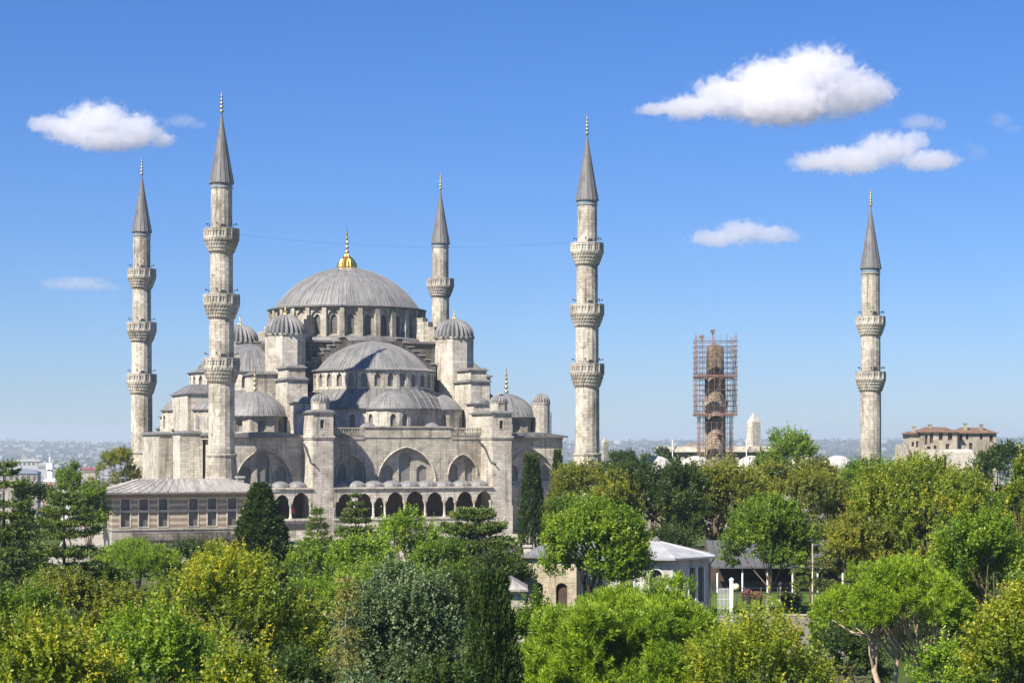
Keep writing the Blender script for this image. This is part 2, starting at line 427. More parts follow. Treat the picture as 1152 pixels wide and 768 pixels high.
def loc(o, s, d):       # d outwards from the crossing centre along o, s sideways
    a = (-o[1], o[0]); return (CU + o[0] * d + a[0] * s, CV + o[1] * d + a[1] * s)
def half_unit(o, dc, visible=True):
    """the semi-dome unit on one side: stepped arch, drum with windows, lead skirt, three exedrae"""
    oa = math.atan2(o[1], o[0]); c = loc(o, 0, dc); A = R(103)
    m = MB()
    for k in range(7):
        s0, s1 = 4.4 + k * .98, 4.4 + (k + 1) * .98; zt = 31.75 - k * .70
        for sg in (1, -1):
            P = [loc(o, sg * s0, 13.5), loc(o, sg * s0, 15.0), loc(o, sg * s1, 15.0), loc(o, sg * s1, 13.5)]
            m.prism(P, 24, zt)
    P = [loc(o, -4.4, 13.5), loc(o, -4.4, 15.0), loc(o, 4.4, 15.0), loc(o, 4.4, 13.5)]; m.prism(P, 24, 31.25)
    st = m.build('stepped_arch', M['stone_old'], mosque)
    for sg in (1, -1):
        m = MB()
        for k in range(7):
            s0, s1 = 4.35 + k * .98, 4.48 + (k + 1) * .98; zt = 31.75 - k * .70
            m.prism([loc(o, sg * s0, 13.5), loc(o, sg * s0, 15.15), loc(o, sg * s1, 15.15), loc(o, sg * s1, 13.5)], zt + .003, zt + .19)
        m.build('lead_coping', M['lead_pale'], st)
    m = MB()
    m.revolve([(10.45, 26.0), (10.5, 26.16), (9.5, 26.45)] + dome(9.25, 4.75, 26.5, 14), c=c, angs=ribbed(54, .010, .2, oa - A, oa + A), uvr=9.4)
    sdm = m.build('semi_dome', M['lead'], mosque)
    m = MB(); panes = []; n = 17
    for k in range(n):
        a0, a1 = oa - A + 2 * A * k / n, oa - A + 2 * A * (k + 1) / n
        wl = Wall((c[0] + 10.2 * math.cos(a0), c[1] + 10.2 * math.sin(a0)), (c[0] + 10.2 * math.cos(a1), c[1] + 10.2 * math.sin(a1)))
        a = wl.L / 2
        wl.full(m, 23.0, 26.0, [(arch(a, 1.02, 23.45, 24.85, 25.65), .4, None, 0, 'lattice')], panes)
    dr_ = finish_wall('semi_drum', m, panes, 'stone')
    # lead skirt
    m = MB(); m.revolve([(12.7, 19.75), (12.75, 19.95), (11.6, 21.6), (10.1, 23.1)], c=c, angs=ribbed(30, .008, .08, oa - A, oa + A), uvr=12)
    m.build('lead_skirt', M['lead_dark'], mosque)
    m = MB(); panes = []
    n = 16
    for k in range(n):
        a0, a1 = oa - A + 2 * A * k / n, oa - A + 2 * A * (k + 1) / n
        wl = Wall((c[0] + 12.2 * math.cos(a0), c[1] + 12.2 * math.sin(a0)), (c[0] + 12.2 * math.cos(a1), c[1] + 12.2 * math.sin(a1)))
        wl.full(m, 14.5, 19.8, [(arch(wl.L / 2, 1.0, 16.5, 18.2, 19.0), .4, None, 0, 'lattice')] if k % 2 else [], panes)
    finish_wall('lower_wall', m, panes, 'stone')
    for e in (-64, 0, 64):
        ea = oa + R(e); ec = (c[0] + 10.3 * math.cos(ea), c[1] + 10.3 * math.sin(ea)); B = R(100)
        m = MB(); m.revolve([(4.85, 19.65), (4.9, 19.85)] + dome(4.6, 2.9, 19.88, 10, .2), c=ec, angs=ribbed(30, .012, .2, ea - B, ea + B), uvr=4.6)
        ex = m.build('exedra_dome', M['lead'], mosque)
        m = MB(); panes = []; n = 8
        for k in range(n):
            a0, a1 = ea - B + 2 * B * k / n, ea - B + 2 * B * (k + 1) / n
            wl = Wall((ec[0] + 4.65 * math.cos(a0), ec[1] + 4.65 * math.sin(a0)), (ec[0] + 4.65 * math.cos(a1), ec[1] + 4.65 * math.sin(a1)))
            op = [(arch(wl.L / 2, .95, 16.7, 18.3, 19.05), .4, None, 0, 'lattice')] if k in (1, 3, 4, 6) else []
            wl.full(m, 14.5, 19.7, op, panes)
        finish_wall('exedra_wall', m, panes, 'stone')
half_unit((0, -1), 15.6)
half_unit((-1, 0), 17.2)
half_unit((1, 0), 15.6)

# --- octagonal weight turrets with fluted domes
def turret(c, r, z0, z1, hd, fin=1.6, n=8, flutes=24, name='weight_turret', mat='stone'):
    m = MB(); m.prism(ngon(c, r, n, PI / n), z0, z1); m.prism(ngon(c, r * 1.05, n, PI / n), z1 - .22, z1 + .02)
    t = m.build(name, M[mat], mosque)
    m = MB(); m.revolve([(r * 1.08, z1 + .0), (r * 1.08, z1 + .12)] + cap(r * 1.02, hd, z1 + .15, 10), c=c, angs=fluted(flutes, .15), uvr=r)
    d = m.build('dome', M['lead'], t)
    if fin: finial(c, z1 + hd, fin, .16 * max(1, r / 3), 'gold' if r > 2 else 'brass', d, (.34, .5) if r > 2 else None)
    return t
for su in (-1, 1):
    for sv in (-1, 1): turret((CU + su * 14.6 - (1.0 if su < 0 < sv else 0), CV + sv * 14.6), 3.3, 15.5, 32.1, 3.1)
# buttress arches from turrets to the drum
for su in (-1, 1):
    for sv in (-1, 1):
        m = MB(); d = Vector((su, sv)).normalized(); e = Vector((-d.y, d.x))
        for r0, r1, z1 in ((13.0, 15.2, 35.6), (15.2, 16.2, 34.9), (16.2, 17.4, 34.0)):
            m.prism([(CU + d.x * r + e.x * s, CV + d.y * r + e.y * s) for r, s in ((r0, -.9), (r1, -.9), (r1, .9), (r0, .9))], 31.3, z1)
        m.build('flying_buttress', M['stone_grey'], mosque)

# --- shoulder blocks stepping down from the turrets
def block(c0, c1, z0, z1, eave=.28, mat='stone', roof='flat', hd=1.4, win=None, name='shoulder_block'):
    m = MB(); m.box((c0[0], c0[1], z0), (c1[0], c1[1], z1)); b = m.build(name, M[mat], mosque)
    m = MB(); m.box((c0[0] - eave, c0[1] - eave, z1 - .02), (c1[0] + eave, c1[1] + eave, z1 + .16))
    cc = ((c0[0] + c1[0]) / 2, (c0[1] + c1[1]) / 2)
    if roof == 'flat': m.box((c0[0] - eave + .05, c0[1] - eave + .05, z1 + .163), (c1[0] + eave - .05, c1[1] + eave - .05, z1 + .5), top=.5)
    if roof == 'dome':
        r = min(c1[0] - c0[0], c1[1] - c0[1]) / 2
        m.revolve(cap(r * .98, hd, z1 + .16, 8), c=cc, angs=ribbed(18, .02, .15), uvr=r)
    if roof == 'hip':
        x0, y0, x1, y1 = c0[0] - eave, c0[1] - eave, c1[0] + eave, c1[1] + eave; h = z1 + hd; ix = (x1 - x0) * .3; iy = (y1 - y0) * .3
        q = [(x0 + ix, y0 + iy, h), (x1 - ix, y0 + iy, h), (x1 - ix, y1 - iy, h), (x0 + ix, y1 - iy, h)]; g = [(x0, y0, z1 + .163), (x1, y0, z1 + .163), (x1, y1, z1 + .163), (x0, y1, z1 + .163)]
        for k in range(4): m.face([g[k], g[(k + 1) % 4], q[(k + 1) % 4], q[k]])
        m.face(q)
    m.build('lead_roof', M['lead_dark'] if roof != 'dome' else M['lead'], b)
    return b
for sgn in (0, 1):
    f = (lambda u: u) if sgn == 0 else (lambda u: 2 * CU - u)
    def blk(ua, va, ub, vb, z0, z1, **k):
        a, b = sorted((f(ua), f(ub))); return block((a, va), (b, vb), z0, z1, **k)
    blk(12.9, 12.6, 16.2, 20.5, 15.5, 24.3)
    blk(13.2, 13.2, 16.0, 20.0, 24.4, 26.2)
    blk(9.8, 21.0, 13.4, 30.0, 15.5, 25.4)
    blk(13.4, 9.6, 16.8, 12.9, 15.5, 20.6, roof='dome', hd=.95)
    # pier of the facade: shaft, upper block with a small window, fluted cap
    ua, ub = (13.75, 16.96)
    a, b = sorted((f(ua), f(ub)))
    m = MB(); m.box((a, 0, 0), (b, 5.9, 15.2)); m.box((a - .12, -.12, 0), (b + .12, 5.8, 4.5)); m.box((a - .22, -.22, 15.15), (b + .22, 6.0, 15.5)); m.box((a - .14, -.14, 14.95), (b + .14, 5.9, 15.15))
    panes = []
    wl = Wall((a, 0), (b, 0)); hole = rectp(1.15, 1.75, 16.6, 17.9)
    wl.full(m, 15.5, 18.9, [(hole, .35, None, 0, 'iron')], panes)
    m.face([(a, 10, 15.5), (a, 0, 15.5), (a, 0, 18.9), (a, 10, 18.9)]); m.face([(b, 0, 15.5), (b, 10, 15.5), (b, 10, 18.9), (b, 0, 18.9)]); m.face([(b, 10, 15.5), (a, 10, 15.5), (a, 10, 18.9), (b, 10, 18.9)])
    for (du0, du1, dz0, dz1) in ((1.0, 1.15, 16.45, 18.05), (1.75, 1.9, 16.45, 18.05), (1.15, 1.75, 16.45, 16.6), (1.15, 1.75, 17.9, 18.05)):
        m.box((a + du0, -.05, dz0), (a + du1, .02, dz1))
    pier = finish_wall('buttress_pier', m, panes, 'stone')
    m = MB(); m.box((a - .28, -.28, 18.9), (b + .28, 10.2, 19.12)); m.box((a - .2, -.2, 19.123), (b + .2, 10.1, 19.45), top=.6); m.build('lead_roof', M['lead_dark'], pier)
    cu_ = (a + b) / 2
    turret((cu_, 1.7), 1.4, 19.2, 20.75, 1.0, .6, 8, 16, 'pier_turret')

# --- corner domes on octagonal drums
for c in ((8.5, 16.0), (51.1, 16.0), (8.5, 60.0), (51.1, 60.0)):
    m = MB(); panes = []; N = 8; pts = ngon(c, 5.15, N, PI / 8)
    for k in range(N):
        wl = Wall(pts[k], pts[(k + 1) % N])
        wl.full(m, 15.3, 18.5, [(arch(wl.L / 2, 1.35, 16.0, 17.4, 18.15), .35, [arch(wl.L / 2, 1.0, 16.15, 17.4, 17.95)], .3, 'lattice')], panes)
    dr_ = finish_wall('corner_drum', m, panes, 'stone_grey')
    m = MB(); m.revolve([(5.45, 18.45), (5.5, 18.62)] + dome(5.2, 3.95, 18.66, 12, .15), c=c, angs=ribbed(40, .009, .2), uvr=5.2)
    d = m.build('corner_dome', M['lead'], mosque); finial(c, 22.5, 4.6, .42, 'brass', d)

# --- body of the hall, flat lead roofs
m = MB(); m.box((2.9, 7.6, 0), (56.2, 66.5, 15.2)); m.build('hall_body', M['stone_grey'], mosque)
m = MB(); m.box((1.2, 5.4, 15.2), (57.9, 67.0, 15.52)); m.revolve([(7.3, 15.525), (4.6, 15.9)], n=8, c=(8.5, 16.0)); m.revolve([(7.3, 15.525), (4.6, 15.9)], n=8, c=(51.1, 16.0)); m.build('flat_roof', M['lead_dark'], mosque)

# --- central facade wall with three blind arches
UA, UB = 16.96, 2 * CU - 16.96
m = MB(); panes = []
wl = Wall((UA, 5.5), (UB, 5.5)); L = wl.L
def px_a(x): return uz(x, 520, 5.5)[0] - UA
def Az(x, y): u, z = uz(x, y, 5.5); return u - UA, z
zb = 7.6
cA = px_a(457.5); wA = px_a(490) - px_a(425)
big = arch(cA, wA, zb, 8.2, 13.75, 10)
ins = [arch(cA - .1, 1.95, zb + .6, 11.9, 13.0), arch(cA - 2.95, 1.75, zb + .6, 9.9, 10.9), arch(cA + 2.75, 1.75, zb + .6, 9.9, 10.9)]
def side(cx): 
    return arch(cx, 4.9, zb, 9.4, 12.6, 9), [arch(cx - 1.3, 1.35, zb + .6, 10.2, 11.1), arch(cx + 1.3, 1.35, zb + .6, 10.2, 11.1)]
sR, iR = side(px_a(520.5)); sL, iL = side(L - px_a(520.5) if False else px_a(395))
wl.full(m, 0, 16.0, [(sL, .75, iL, .3, 'lattice'), (big, .75, ins, .3, 'lattice'), (sR, .75, iR, .3, 'lattice')], panes)
# raised middle section
um0, um1 = uz(410, 482, 5.3)[0], uz(508, 482, 5.3)[0]
fac = finish_wall('facade_wall', m, panes, 'stone_grey')  # greyer stone puts the front's weaker sunlight into the wall colour
m = MB(); m.box((um0, 5.38, 15.2), (um1, 6.1, 16.75)); m.box((um0 - .15, 5.2, 16.75), (um1 + .15, 6.2, 17.0)); m.box((UA, 5.36, 14.95), (um0 - .003, 5.9, 15.25)); m.box((um1 + .003, 5.36, 14.95), (UB, 5.9, 15.25))
m.build('parapet', M['stone_grey'], fac)
for (ba, bb) in ((UA + .1, um0 - .25), (um1 + .25, UB - .1)):
    b = MB(); b.box((ba, 5.42, 15.3), (bb, 5.78, 15.52)); b.box((ba, 5.42, 16.55), (bb, 5.78, 16.78))
    n = int((bb - ba) / .42)
    for k in range(n + 1):
        x = ba + (bb - ba) * k / n; h = .17 if k % 5 else .27
        b.box((x - h / 2, 5.5, 15.5), (x + h / 2, 5.7, 16.57))
    b.build('balustrade', M['stone_grey'], fac)
for u in (24.6, 2 * CU - 24.6):
    m = MB(); m.revolve([(1.45, 15.6), (1.45, 16.3)] + cap(1.4, 1.3, 16.3, 7), c=(u, 7.4), angs=ribbed(12, .02, .15), uvr=1.4); m.build('small_dome', M['lead'], mosque)
# mouldings round the blind arches
m = MB()
for ol in (big, sL, sR):
    pts = [p for p in ol if p[1] > 7.9]
    mp = wl.mp(-.10)
    m.tube([mp(*p) for p in pts[0:]], .13, 5, False)
m.build('arch_moulding', M['stone'], fac)

# --- arcade gallery
def arcade(u0, u1, opens, zs, zt_of, z0=2.85, z1=7.35, name='arcade'):
    m = MB(); wf = Wall((u0, 0), (u1, 0)); wb = wf
    bot = [(0, z1), (0, zs)]
    for (a, b) in opens:
        h = (b - a) / 2; zt = zt_of(b - a)
        ol = arch((a + b) / 2 - u0, b - a, zs, zs, zt, 8)
        # left to right along the bottom edge
        pts = sorted(ol, key=lambda p: p[0]); bot += pts
    bot += [(u1 - u0, zs), (u1 - u0, z1)]
    for d in (0, .55): m.tri([bot], wf.mp(d))
    for i in range(1, len(bot) - 2):
        p, q = bot[i], bot[i + 1]; m.face([wf.mp(0)(*p), wf.mp(0)(*q), wf.mp(.55)(*q), wf.mp(.55)(*p)])
    m.box((u0, -.3, z1), (u1, 5.4, z1 + .2)); m.box((u0, -.16, z1 - .2), (u1, -.003, z1))
    m.box((u0, -.1, 0), (u1, 5.4, z0 - .3)); m.box((u0, -.25, z0 - .3), (u1, 5.4, z0))
    ar = m.build(name, M['stone'], mosque)
    xs = [u0 + .25] + [(opens[k][1] + opens[k + 1][0]) / 2 for k in range(len(opens) - 1)] + [u1 - .25]
    for x in xs:
        c = MB(); c.revolve([(.30, z0), (.30, z0 + .22), (.19, z0 + .3), (.17, zs - .5), (.20, zs - .45), (.33, zs - .08), (.33, zs)], n=10, c=(x, .27), sm=True); c.build('column', M['stone'], ar)
    return ar, xs
big_o = [(436, 454), (457.6, 476.8), (481, 498), (503, 511), (514.7, 532), (536, 553.5), (423, 431), (402, 418), (381, 397)]
ops = sorted((uz(a, 560, 0)[0], uz(b, 560, 0)[0]) for a, b in big_o)
ar, xs = arcade(UA + .02, UB - .02, ops, 5.35, lambda w_: 5.35 + w_ * .56)
def arc_domes(ar, cs, r, zb=7.53, vc=2.6):
    for x in cs:
        d = MB(); d.revolve(cap(r, 1.0, zb, 8), c=(x, vc), angs=ribbed(14, .02, .12), uvr=r); d.build('low_dome', M['lead'], ar)
arc_domes(ar, [UA + 1.45 + k * (UB - UA - 2.9) / 8 for k in range(9)], 1.58)
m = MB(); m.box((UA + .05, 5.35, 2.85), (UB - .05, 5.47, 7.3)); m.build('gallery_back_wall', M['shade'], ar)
opsL = [(10.6, 13.25), (7.9, 10.1), (5.2, 7.4), (2.6, 4.7)]
arL, xsL = arcade(2.0, 13.7, sorted(opsL), 5.2, lambda w_: 5.2 + w_ * .62)
arc_domes(arL, [3.7, 6.6, 9.3, 12.0], 1.5)
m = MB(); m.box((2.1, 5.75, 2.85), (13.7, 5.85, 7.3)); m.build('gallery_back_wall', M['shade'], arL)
# flat dark strip on the plinth below the left gallery
m = MB(); m.box((2.1, -.06, 1.3), (13.6, -.3 + .1, 2.2)); m.build('dark_plinth_strip', M['iron'], arL)

# --- end bays with a great blind arch
for name, ua, ub, vv in (('bay_wall', 1.7, 13.75, 6.0), ('bay_wall', UB + 3.2, 57.2, 6.2)):
    m = MB(); panes = []; wl = Wall((ua, vv), (ub, vv)); cx = wl.L / 2 - .1
    big = arch(cx, 9.0, 7.7, 7.9, 13.4, 10)
    ins = [arch(cx, 1.9, 8.2, 11.7, 12.7), arch(cx - 2.75, 1.7, 8.2, 9.8, 10.8), arch(cx + 2.75, 1.7, 8.2, 9.8, 10.8)]
    op = [(big, .6, ins, .3, 'lattice')]
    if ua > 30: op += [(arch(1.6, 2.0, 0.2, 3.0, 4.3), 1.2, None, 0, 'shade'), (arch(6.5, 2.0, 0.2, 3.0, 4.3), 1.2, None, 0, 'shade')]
    wl.full(m, 0, 15.2, op, panes)
    m.box((ua, vv - .3, 14.85), (ub, vv + .2, 15.19)); m.box((ua, vv - .12, 7.1), (ub, vv - .003, 7.4))
    if ua > 30: m.box((ua, vv - .12, 4.6), (ub, vv - .003, 4.85))
    bw = finish_wall(name, m, panes, 'stone')
    m = MB(); mp = wl.mp(-.08); m.tube([mp(*p) for p in big if p[1] > 7.8], .13, 5, False); m.build('arch_moulding', M['stone'], bw)
    m = MB(); n = 16
    cxs = [(ua - .3 + (ub - ua + .6) * k / n) for k in range(n + 1)]
    top = [15.54 + .55 * math.sin(PI * k / n) for k in range(n + 1)]
    for k in range(n):
        m.face([(cxs[k], vv - .45, 15.3), (cxs[k + 1], vv - .45, 15.3), (cxs[k + 1], vv - .45, top[k + 1]), (cxs[k], vv - .45, top[k])])
        m.face([(cxs[k], vv - .45, top[k]), (cxs[k + 1], vv - .45, top[k + 1]), (cxs[k + 1], vv + 2.6, top[k + 1]), (cxs[k], vv + 2.6, top[k])])
    m.build('lead_eave', M['lead'], bw)
m = MB()     # drain pipes that slant from the roof to the piers
for u in (13.2, UB - .5):
    m.tube([(u, 5.2, 14.6), (u + .1, 3.2, 14.0), (u + .3, .3, 11.3), (u + .9, -.4, 11.0)], .13, 6)
m.build('drain_pipe', M['iron'], mosque)

# --- round stair turret right of the corner dome, wooden hoist beside it
turret((55.9, 12.5), 1.5, 15.5, 21.0, 1.35, .5, 14, 18, 'stair_turret')
m = MB()
for k in range(2):
    for j in range(2): m.tube([(57.2 + k * 1.1, 14 + j * 1.1, 15.5), (57.2 + k * 1.1, 14 + j * 1.1, 18.9 + .6 * k)], .07, 5)
for z in np.arange(15.9, 18.9, .42):
    m.box((57.15, 13.95, z), (58.4, 14.1, z + .09)); m.box((57.15, 15.05, z + .1), (58.4, 15.2, z + .19)); m.box((57.15, 14, z), (57.28, 15.2, z + .09))
m.build('timber_hoist', plain('old_timber', (.20, .15, .07), .8), mosque)

# --- sunlit left side: side wall, tall buttresses, turret blocks (u to the left is negative)
def sblock(x0, x1, u, dep, y0, y1, **k):
    """block whose left face spans x0..x1 of the photograph on the plane u, dep deep to the right"""
    va, vb = vz(x1, 480, u)[0], vz(x0, 480, u)[0]; zt = vz((x0 + x1) / 2, y0, u)[1]
    zb_ = vz((x0 + x1) / 2, y1, u)[1] if y1 else 0
    return block((u, va), (u + dep, vb), max(0, zb_), zt, **k)
sblock(160.5, 179, -4.0, 2.2, 489, 0, name='side_buttress', eave=.25)
sblock(194.5, 202.5, -3.2, 3.6, 488, 0, name='side_buttress', eave=.2)
sblock(188, 196, -1.0, 3.0, 484, 0, name='side_buttress', eave=.2)
sblock(193.5, 211, -1.0, 6.5, 444, 490, name='side_turret', roof='hip', hd=1.7)
sblock(180, 192.5, 0.0, 4.0, 469, 495, name='side_turret', roof='dome', hd=1.4)
sblock(176, 216, 0.3, 4.5, 482, 492, name='side_shoulder', roof='hip', hd=1.2)
# side wall with a tall arched niche and a blind arch
m = MB(); panes = []; wl = Wall((.9, 40), (.9, 6.4))
def sa(v): return 40 - v
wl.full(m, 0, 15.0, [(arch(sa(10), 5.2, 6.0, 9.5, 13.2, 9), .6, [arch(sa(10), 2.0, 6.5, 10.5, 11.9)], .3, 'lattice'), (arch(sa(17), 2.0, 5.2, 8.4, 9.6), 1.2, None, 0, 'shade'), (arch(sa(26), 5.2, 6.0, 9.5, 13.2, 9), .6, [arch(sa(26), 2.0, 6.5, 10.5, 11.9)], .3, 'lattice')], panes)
finish_wall('side_wall', m, panes, 'stone')
block((0.2, 6.2), (1.9, 40), 14.9, 15.5, name='side_eave', eave=.35)
m = MB(); m.revolve([(3.4, 15.5), (3.4, 19.6)], n=14, c=(3.0, 20.5)); so = m.build('side_exedra', M['stone'], mosque)
m = MB(); m.revolve([(3.7, 19.55), (3.72, 19.75)] + dome(3.5, 1.6, 19.8, 8), c=(3.0, 20.5), angs=ribbed(24, .014, .2), uvr=3.5); m.build('lead_roof', M['lead'], so)
for a in (205, 245, 285):
    wl = Wall((3.0 + 3.44 * math.cos(R(a - 10)), 20.5 + 3.44 * math.sin(R(a - 10))), (3.0 + 3.44 * math.cos(R(a + 10)), 20.5 + 3.44 * math.sin(R(a + 10))))
    wl.pane(arch(wl.L / 2, .8, 16.6, 18.2, 18.9), -.03, 'window', M['lattice'], so)

# ------------------------------------------------------------------ minarets
def minaret(label, x, Y, spec, group='minarets round the mosque', speakers=True):
    """spec: cone/finial heights and balconies; all heights above the ground"""
    X = (x - CXP) / FPX * Y
    root = empty('minaret', (X, Y, 0)); tag(root, label, 'minaret', group)
    F = 16
    ang16 = [(2 * PI * k / F, 0.0) for k in range(F + 1)]
    flute = []
    for k in range(F):
        a = 2 * PI * k / F; st = 2 * PI / F
        flute += [(a, 0.0), (a + st * .08, -.012), (a + st * .92, -.012)]
    flute.append((2 * PI, 0.0))
    s = spec['shaft']        # list of (r, z)
    m = MB(); m.revolve(s, angs=flute); sh = m.build('shaft', M['minaret'], root)
    for (r, z, h) in spec['rings']:
        rings = MB(); rings.revolve([(r * .97, z), (r * 1.05, z + h * .2), (r * 1.07, z + h * .5), (r * 1.05, z + h * .8), (r * .97, z + h)], n=16)
        rings.build('ring_moulding', M['stone_grey'], sh)
    for (r, rs, zc, zf, zp) in spec['balc']:      # balcony radius, shaft radius, corbel bottom, floor, parapet top
        m = MB(); tiers = 4
        m.revolve([(rs * .98, zc)] + [(rs + (r * .97 - rs) * ((k + 1) / tiers) ** .8, zc + (zf - zc) * (k + .75) / tiers) for k in range(tiers)] + [(r, zf), (r * 1.02, zf + .05), (r * 1.02, zf + .2), (r * .97, zf + .22)], n=16)
        # stalactite corbels
        for k in range(tiers):
            r0 = rs + (r * .97 - rs) * (k / tiers) ** .8; r1 = rs + (r * .98 - rs) * ((k + 1) / tiers) ** .8
            za, zb2 = zc + (zf - zc) * (k - .15) / tiers, zc + (zf - zc) * (k + .78) / tiers; nn = 16 if k % 2 else 16
            for j in range(nn * 2):
                a = PI * (j + (k % 2) * .5) / nn; wd = .28 * PI * r1 / nn
                d = Vector((math.cos(a), math.sin(a))); e = Vector((-d.y, d.x))
                P = [(d * (r0 * .98) + e * sg * wd * .4) for sg in (-1, 1)]; Q = [(d * (r1 * 1.02) + e * sg * wd) for sg in (-1, 1)]; I = [(d * (r0 * .9) + e * sg * wd) for sg in (-1, 1)]
                m.face([(*P[0], za), (*P[1], za), (*Q[1], zb2 - .05), (*Q[0], zb2 - .05)])
                m.face([(*Q[0], zb2 - .05), (*Q[1], zb2 - .05), (*Q[1], zb2 + .12), (*Q[0], zb2 + .12)])
                m.face([(*I[0], zb2), (*P[0], za), (*Q[0], zb2 - .05), (*Q[0], zb2 + .12)]); m.face([(*P[1], za), (*I[1], zb2), (*Q[1], zb2 + .12), (*Q[1], zb2 - .05)])
        b = m.build('balcony', M['minaret'], root)
        m = MB()
        for j in range(16):
            a0, a1 = 2 * PI * j / 16, 2 * PI * (j + 1) / 16
            w1 = Wall((r * .99 * math.cos(a0), r * .99 * math.sin(a0)), (r * .99 * math.cos(a1), r * .99 * math.sin(a1))); L = w1.L
            ho = [rectp(L * .16, L * .44, zf + .42, zp - .30), rectp(L * .56, L * .84, zf + .42, zp - .30)]
            w1.panel(m, rectp(0, L, zf + .2, zp), ho); w1.panel(m, rectp(0, L, zf + .2, zp), [], .14)
            for h in ho: w1.reveal(m, h, 0, .12)
            m.prism([(r * q * math.cos(a), r * q * math.sin(a)) for q, a in ((.94, a0 - .035), (1.02, a0 - .035), (1.02, a0 + .035), (.94, a0 + .035))], zf + .2, zp + .14)
        m.revolve([(r * .94, zp), (r * 1.015, zp), (r * 1.015, zp + .12), (r * .94, zp + .12)], n=16)
        m.build('parapet', M['stone'], b)
        if speakers:
            for a in (R(200), R(262), R(318), R(355)):
                m = MB(); d = Vector((math.cos(a), math.sin(a), 0)); p = d * (rs + .1) + Vector((0, 0, zp + .75)); q = d * (rs + .62) + Vector((0, 0, zp + .8))
                m.tube([p, p * .6 + q * .4, q], [.04, .05, .17], 8); m.tube([p - Vector((0, 0, .0)), p + Vector((0, 0, -.3)) ], .05, 5); m.build('loudspeaker', M['iron'], b)
            m = MB(); a = R(285); wl_ = Vector((math.cos(a), math.sin(a))); e = Vector((-wl_.y, wl_.x))
            P = wl_ * (rs * .995)
            m.prism([(P.x + e.x * s_ + wl_.x * t_, P.y + e.y * s_ + wl_.y * t_) for s_, t_ in ((-.32, -.3), (.32, -.3), (.32, .03), (-.32, .03))], zf + .3, zf + 2.2); m.build('balcony_door', M['iron'], b)
    if 'cone' in spec:
        z0, z1, r = spec['cone']
        m = MB(); n = 16
        pr = [(r * .97, z0 - .12), (r * 1.04, z0 - .05), (r * 1.04, z0 + .08)]
        for k in range(13):
            t_ = k / 12; rr = r * (1 - t_) ** 1.06 + .07
            pr.append((rr, z0 + .1 + (z1 - z0) * t_))
        m.revolve(pr, angs=ribbed(16, .035, .10)); c = m.build('lead_cone', M['lead_cap'], root)
        finial((0, 0), z1, spec['tip'] - z1, .36, 'brass', c)
        m = MB(); m.revolve([(r * .935, z0 - .85), (r * .935, z0 - .2)], n=32); m.build('tile_band', M['tile_band'], sh)
    return root
BIG = dict(shaft=[(3.0, 0), (2.95, 3.5), (2.62, 7.2), (2.2, 12.3), (1.98, 12.6), (1.95, 22.5), (1.86, 24.9), (1.84, 32.6), (1.72, 35.0), (1.70, 42.5), (1.60, 45.0), (1.58, 53.1)],
           rings=[(2.18, 12.25, .5), (2.9, 3.4, .4), (1.6, 52.3, .25)],
           balc=[(2.72, 1.95, 23.2, 25.4, 26.9), (2.70, 1.85, 32.8, 34.9, 36.4), (2.62, 1.70, 42.6, 44.7, 46.2)], cone=(53.1, 63.6, 1.74), tip=67.2)
minaret('tall near minaret at the left front corner of the mosque, standing behind the lead-roofed pavilion', 249.3, 288.3, BIG)
minaret('far left minaret seen against plain sky, standing behind the sunlit side wall', 159.5, 355.4, BIG)
minaret('slender minaret rising right of the great dome, only its top balcony showing', 495.5, 376.1, BIG, speakers=False)
minaret('minaret at the right front corner of the mosque, between the hall and the courtyard', 660.5, 308.9, BIG)
SMALL = dict(shaft=[(2.3, 0), (2.2, 5), (1.80, 9.5), (1.76, 22.6), (1.68, 25), (1.66, 32.4), (1.56, 35), (1.54, 43.9)], rings=[(1.82, 9.3, .4), (1.56, 42.9, .25)],
             balc=[(2.55, 1.76, 23.0, 25.0, 26.3), (2.48, 1.66, 32.4, 34.4, 35.7)], cone=(43.9, 54.5, 1.70), tip=57.5)
minaret('lone two-balcony minaret on the right, rising above the trees under two clouds', 979.5, 327.5, SMALL)
STUB = dict(shaft=[(2.6, 0), (2.5, 6), (2.15, 11), (2.1, 19.2), (2.05, 27.3)], rings=[(1.95, 19.8, .5)], balc=[(2.5, 1.9, 20.2, 21.6, 22.4)])
YS = 385.0
stub = minaret('truncated brown minaret under repair, wrapped in scaffolding', 804.5, YS, STUB, speakers=False)
stub.name = 'minaret_under_repair'
for ch in stub.children:
    if ch.name.startswith('shaft'): ch.data.materials[0] = stone('brown_stained_stone', (.50, .42, .32), (.38, .31, .23), (.62, .58, .54), .6, .4, .9, .6)
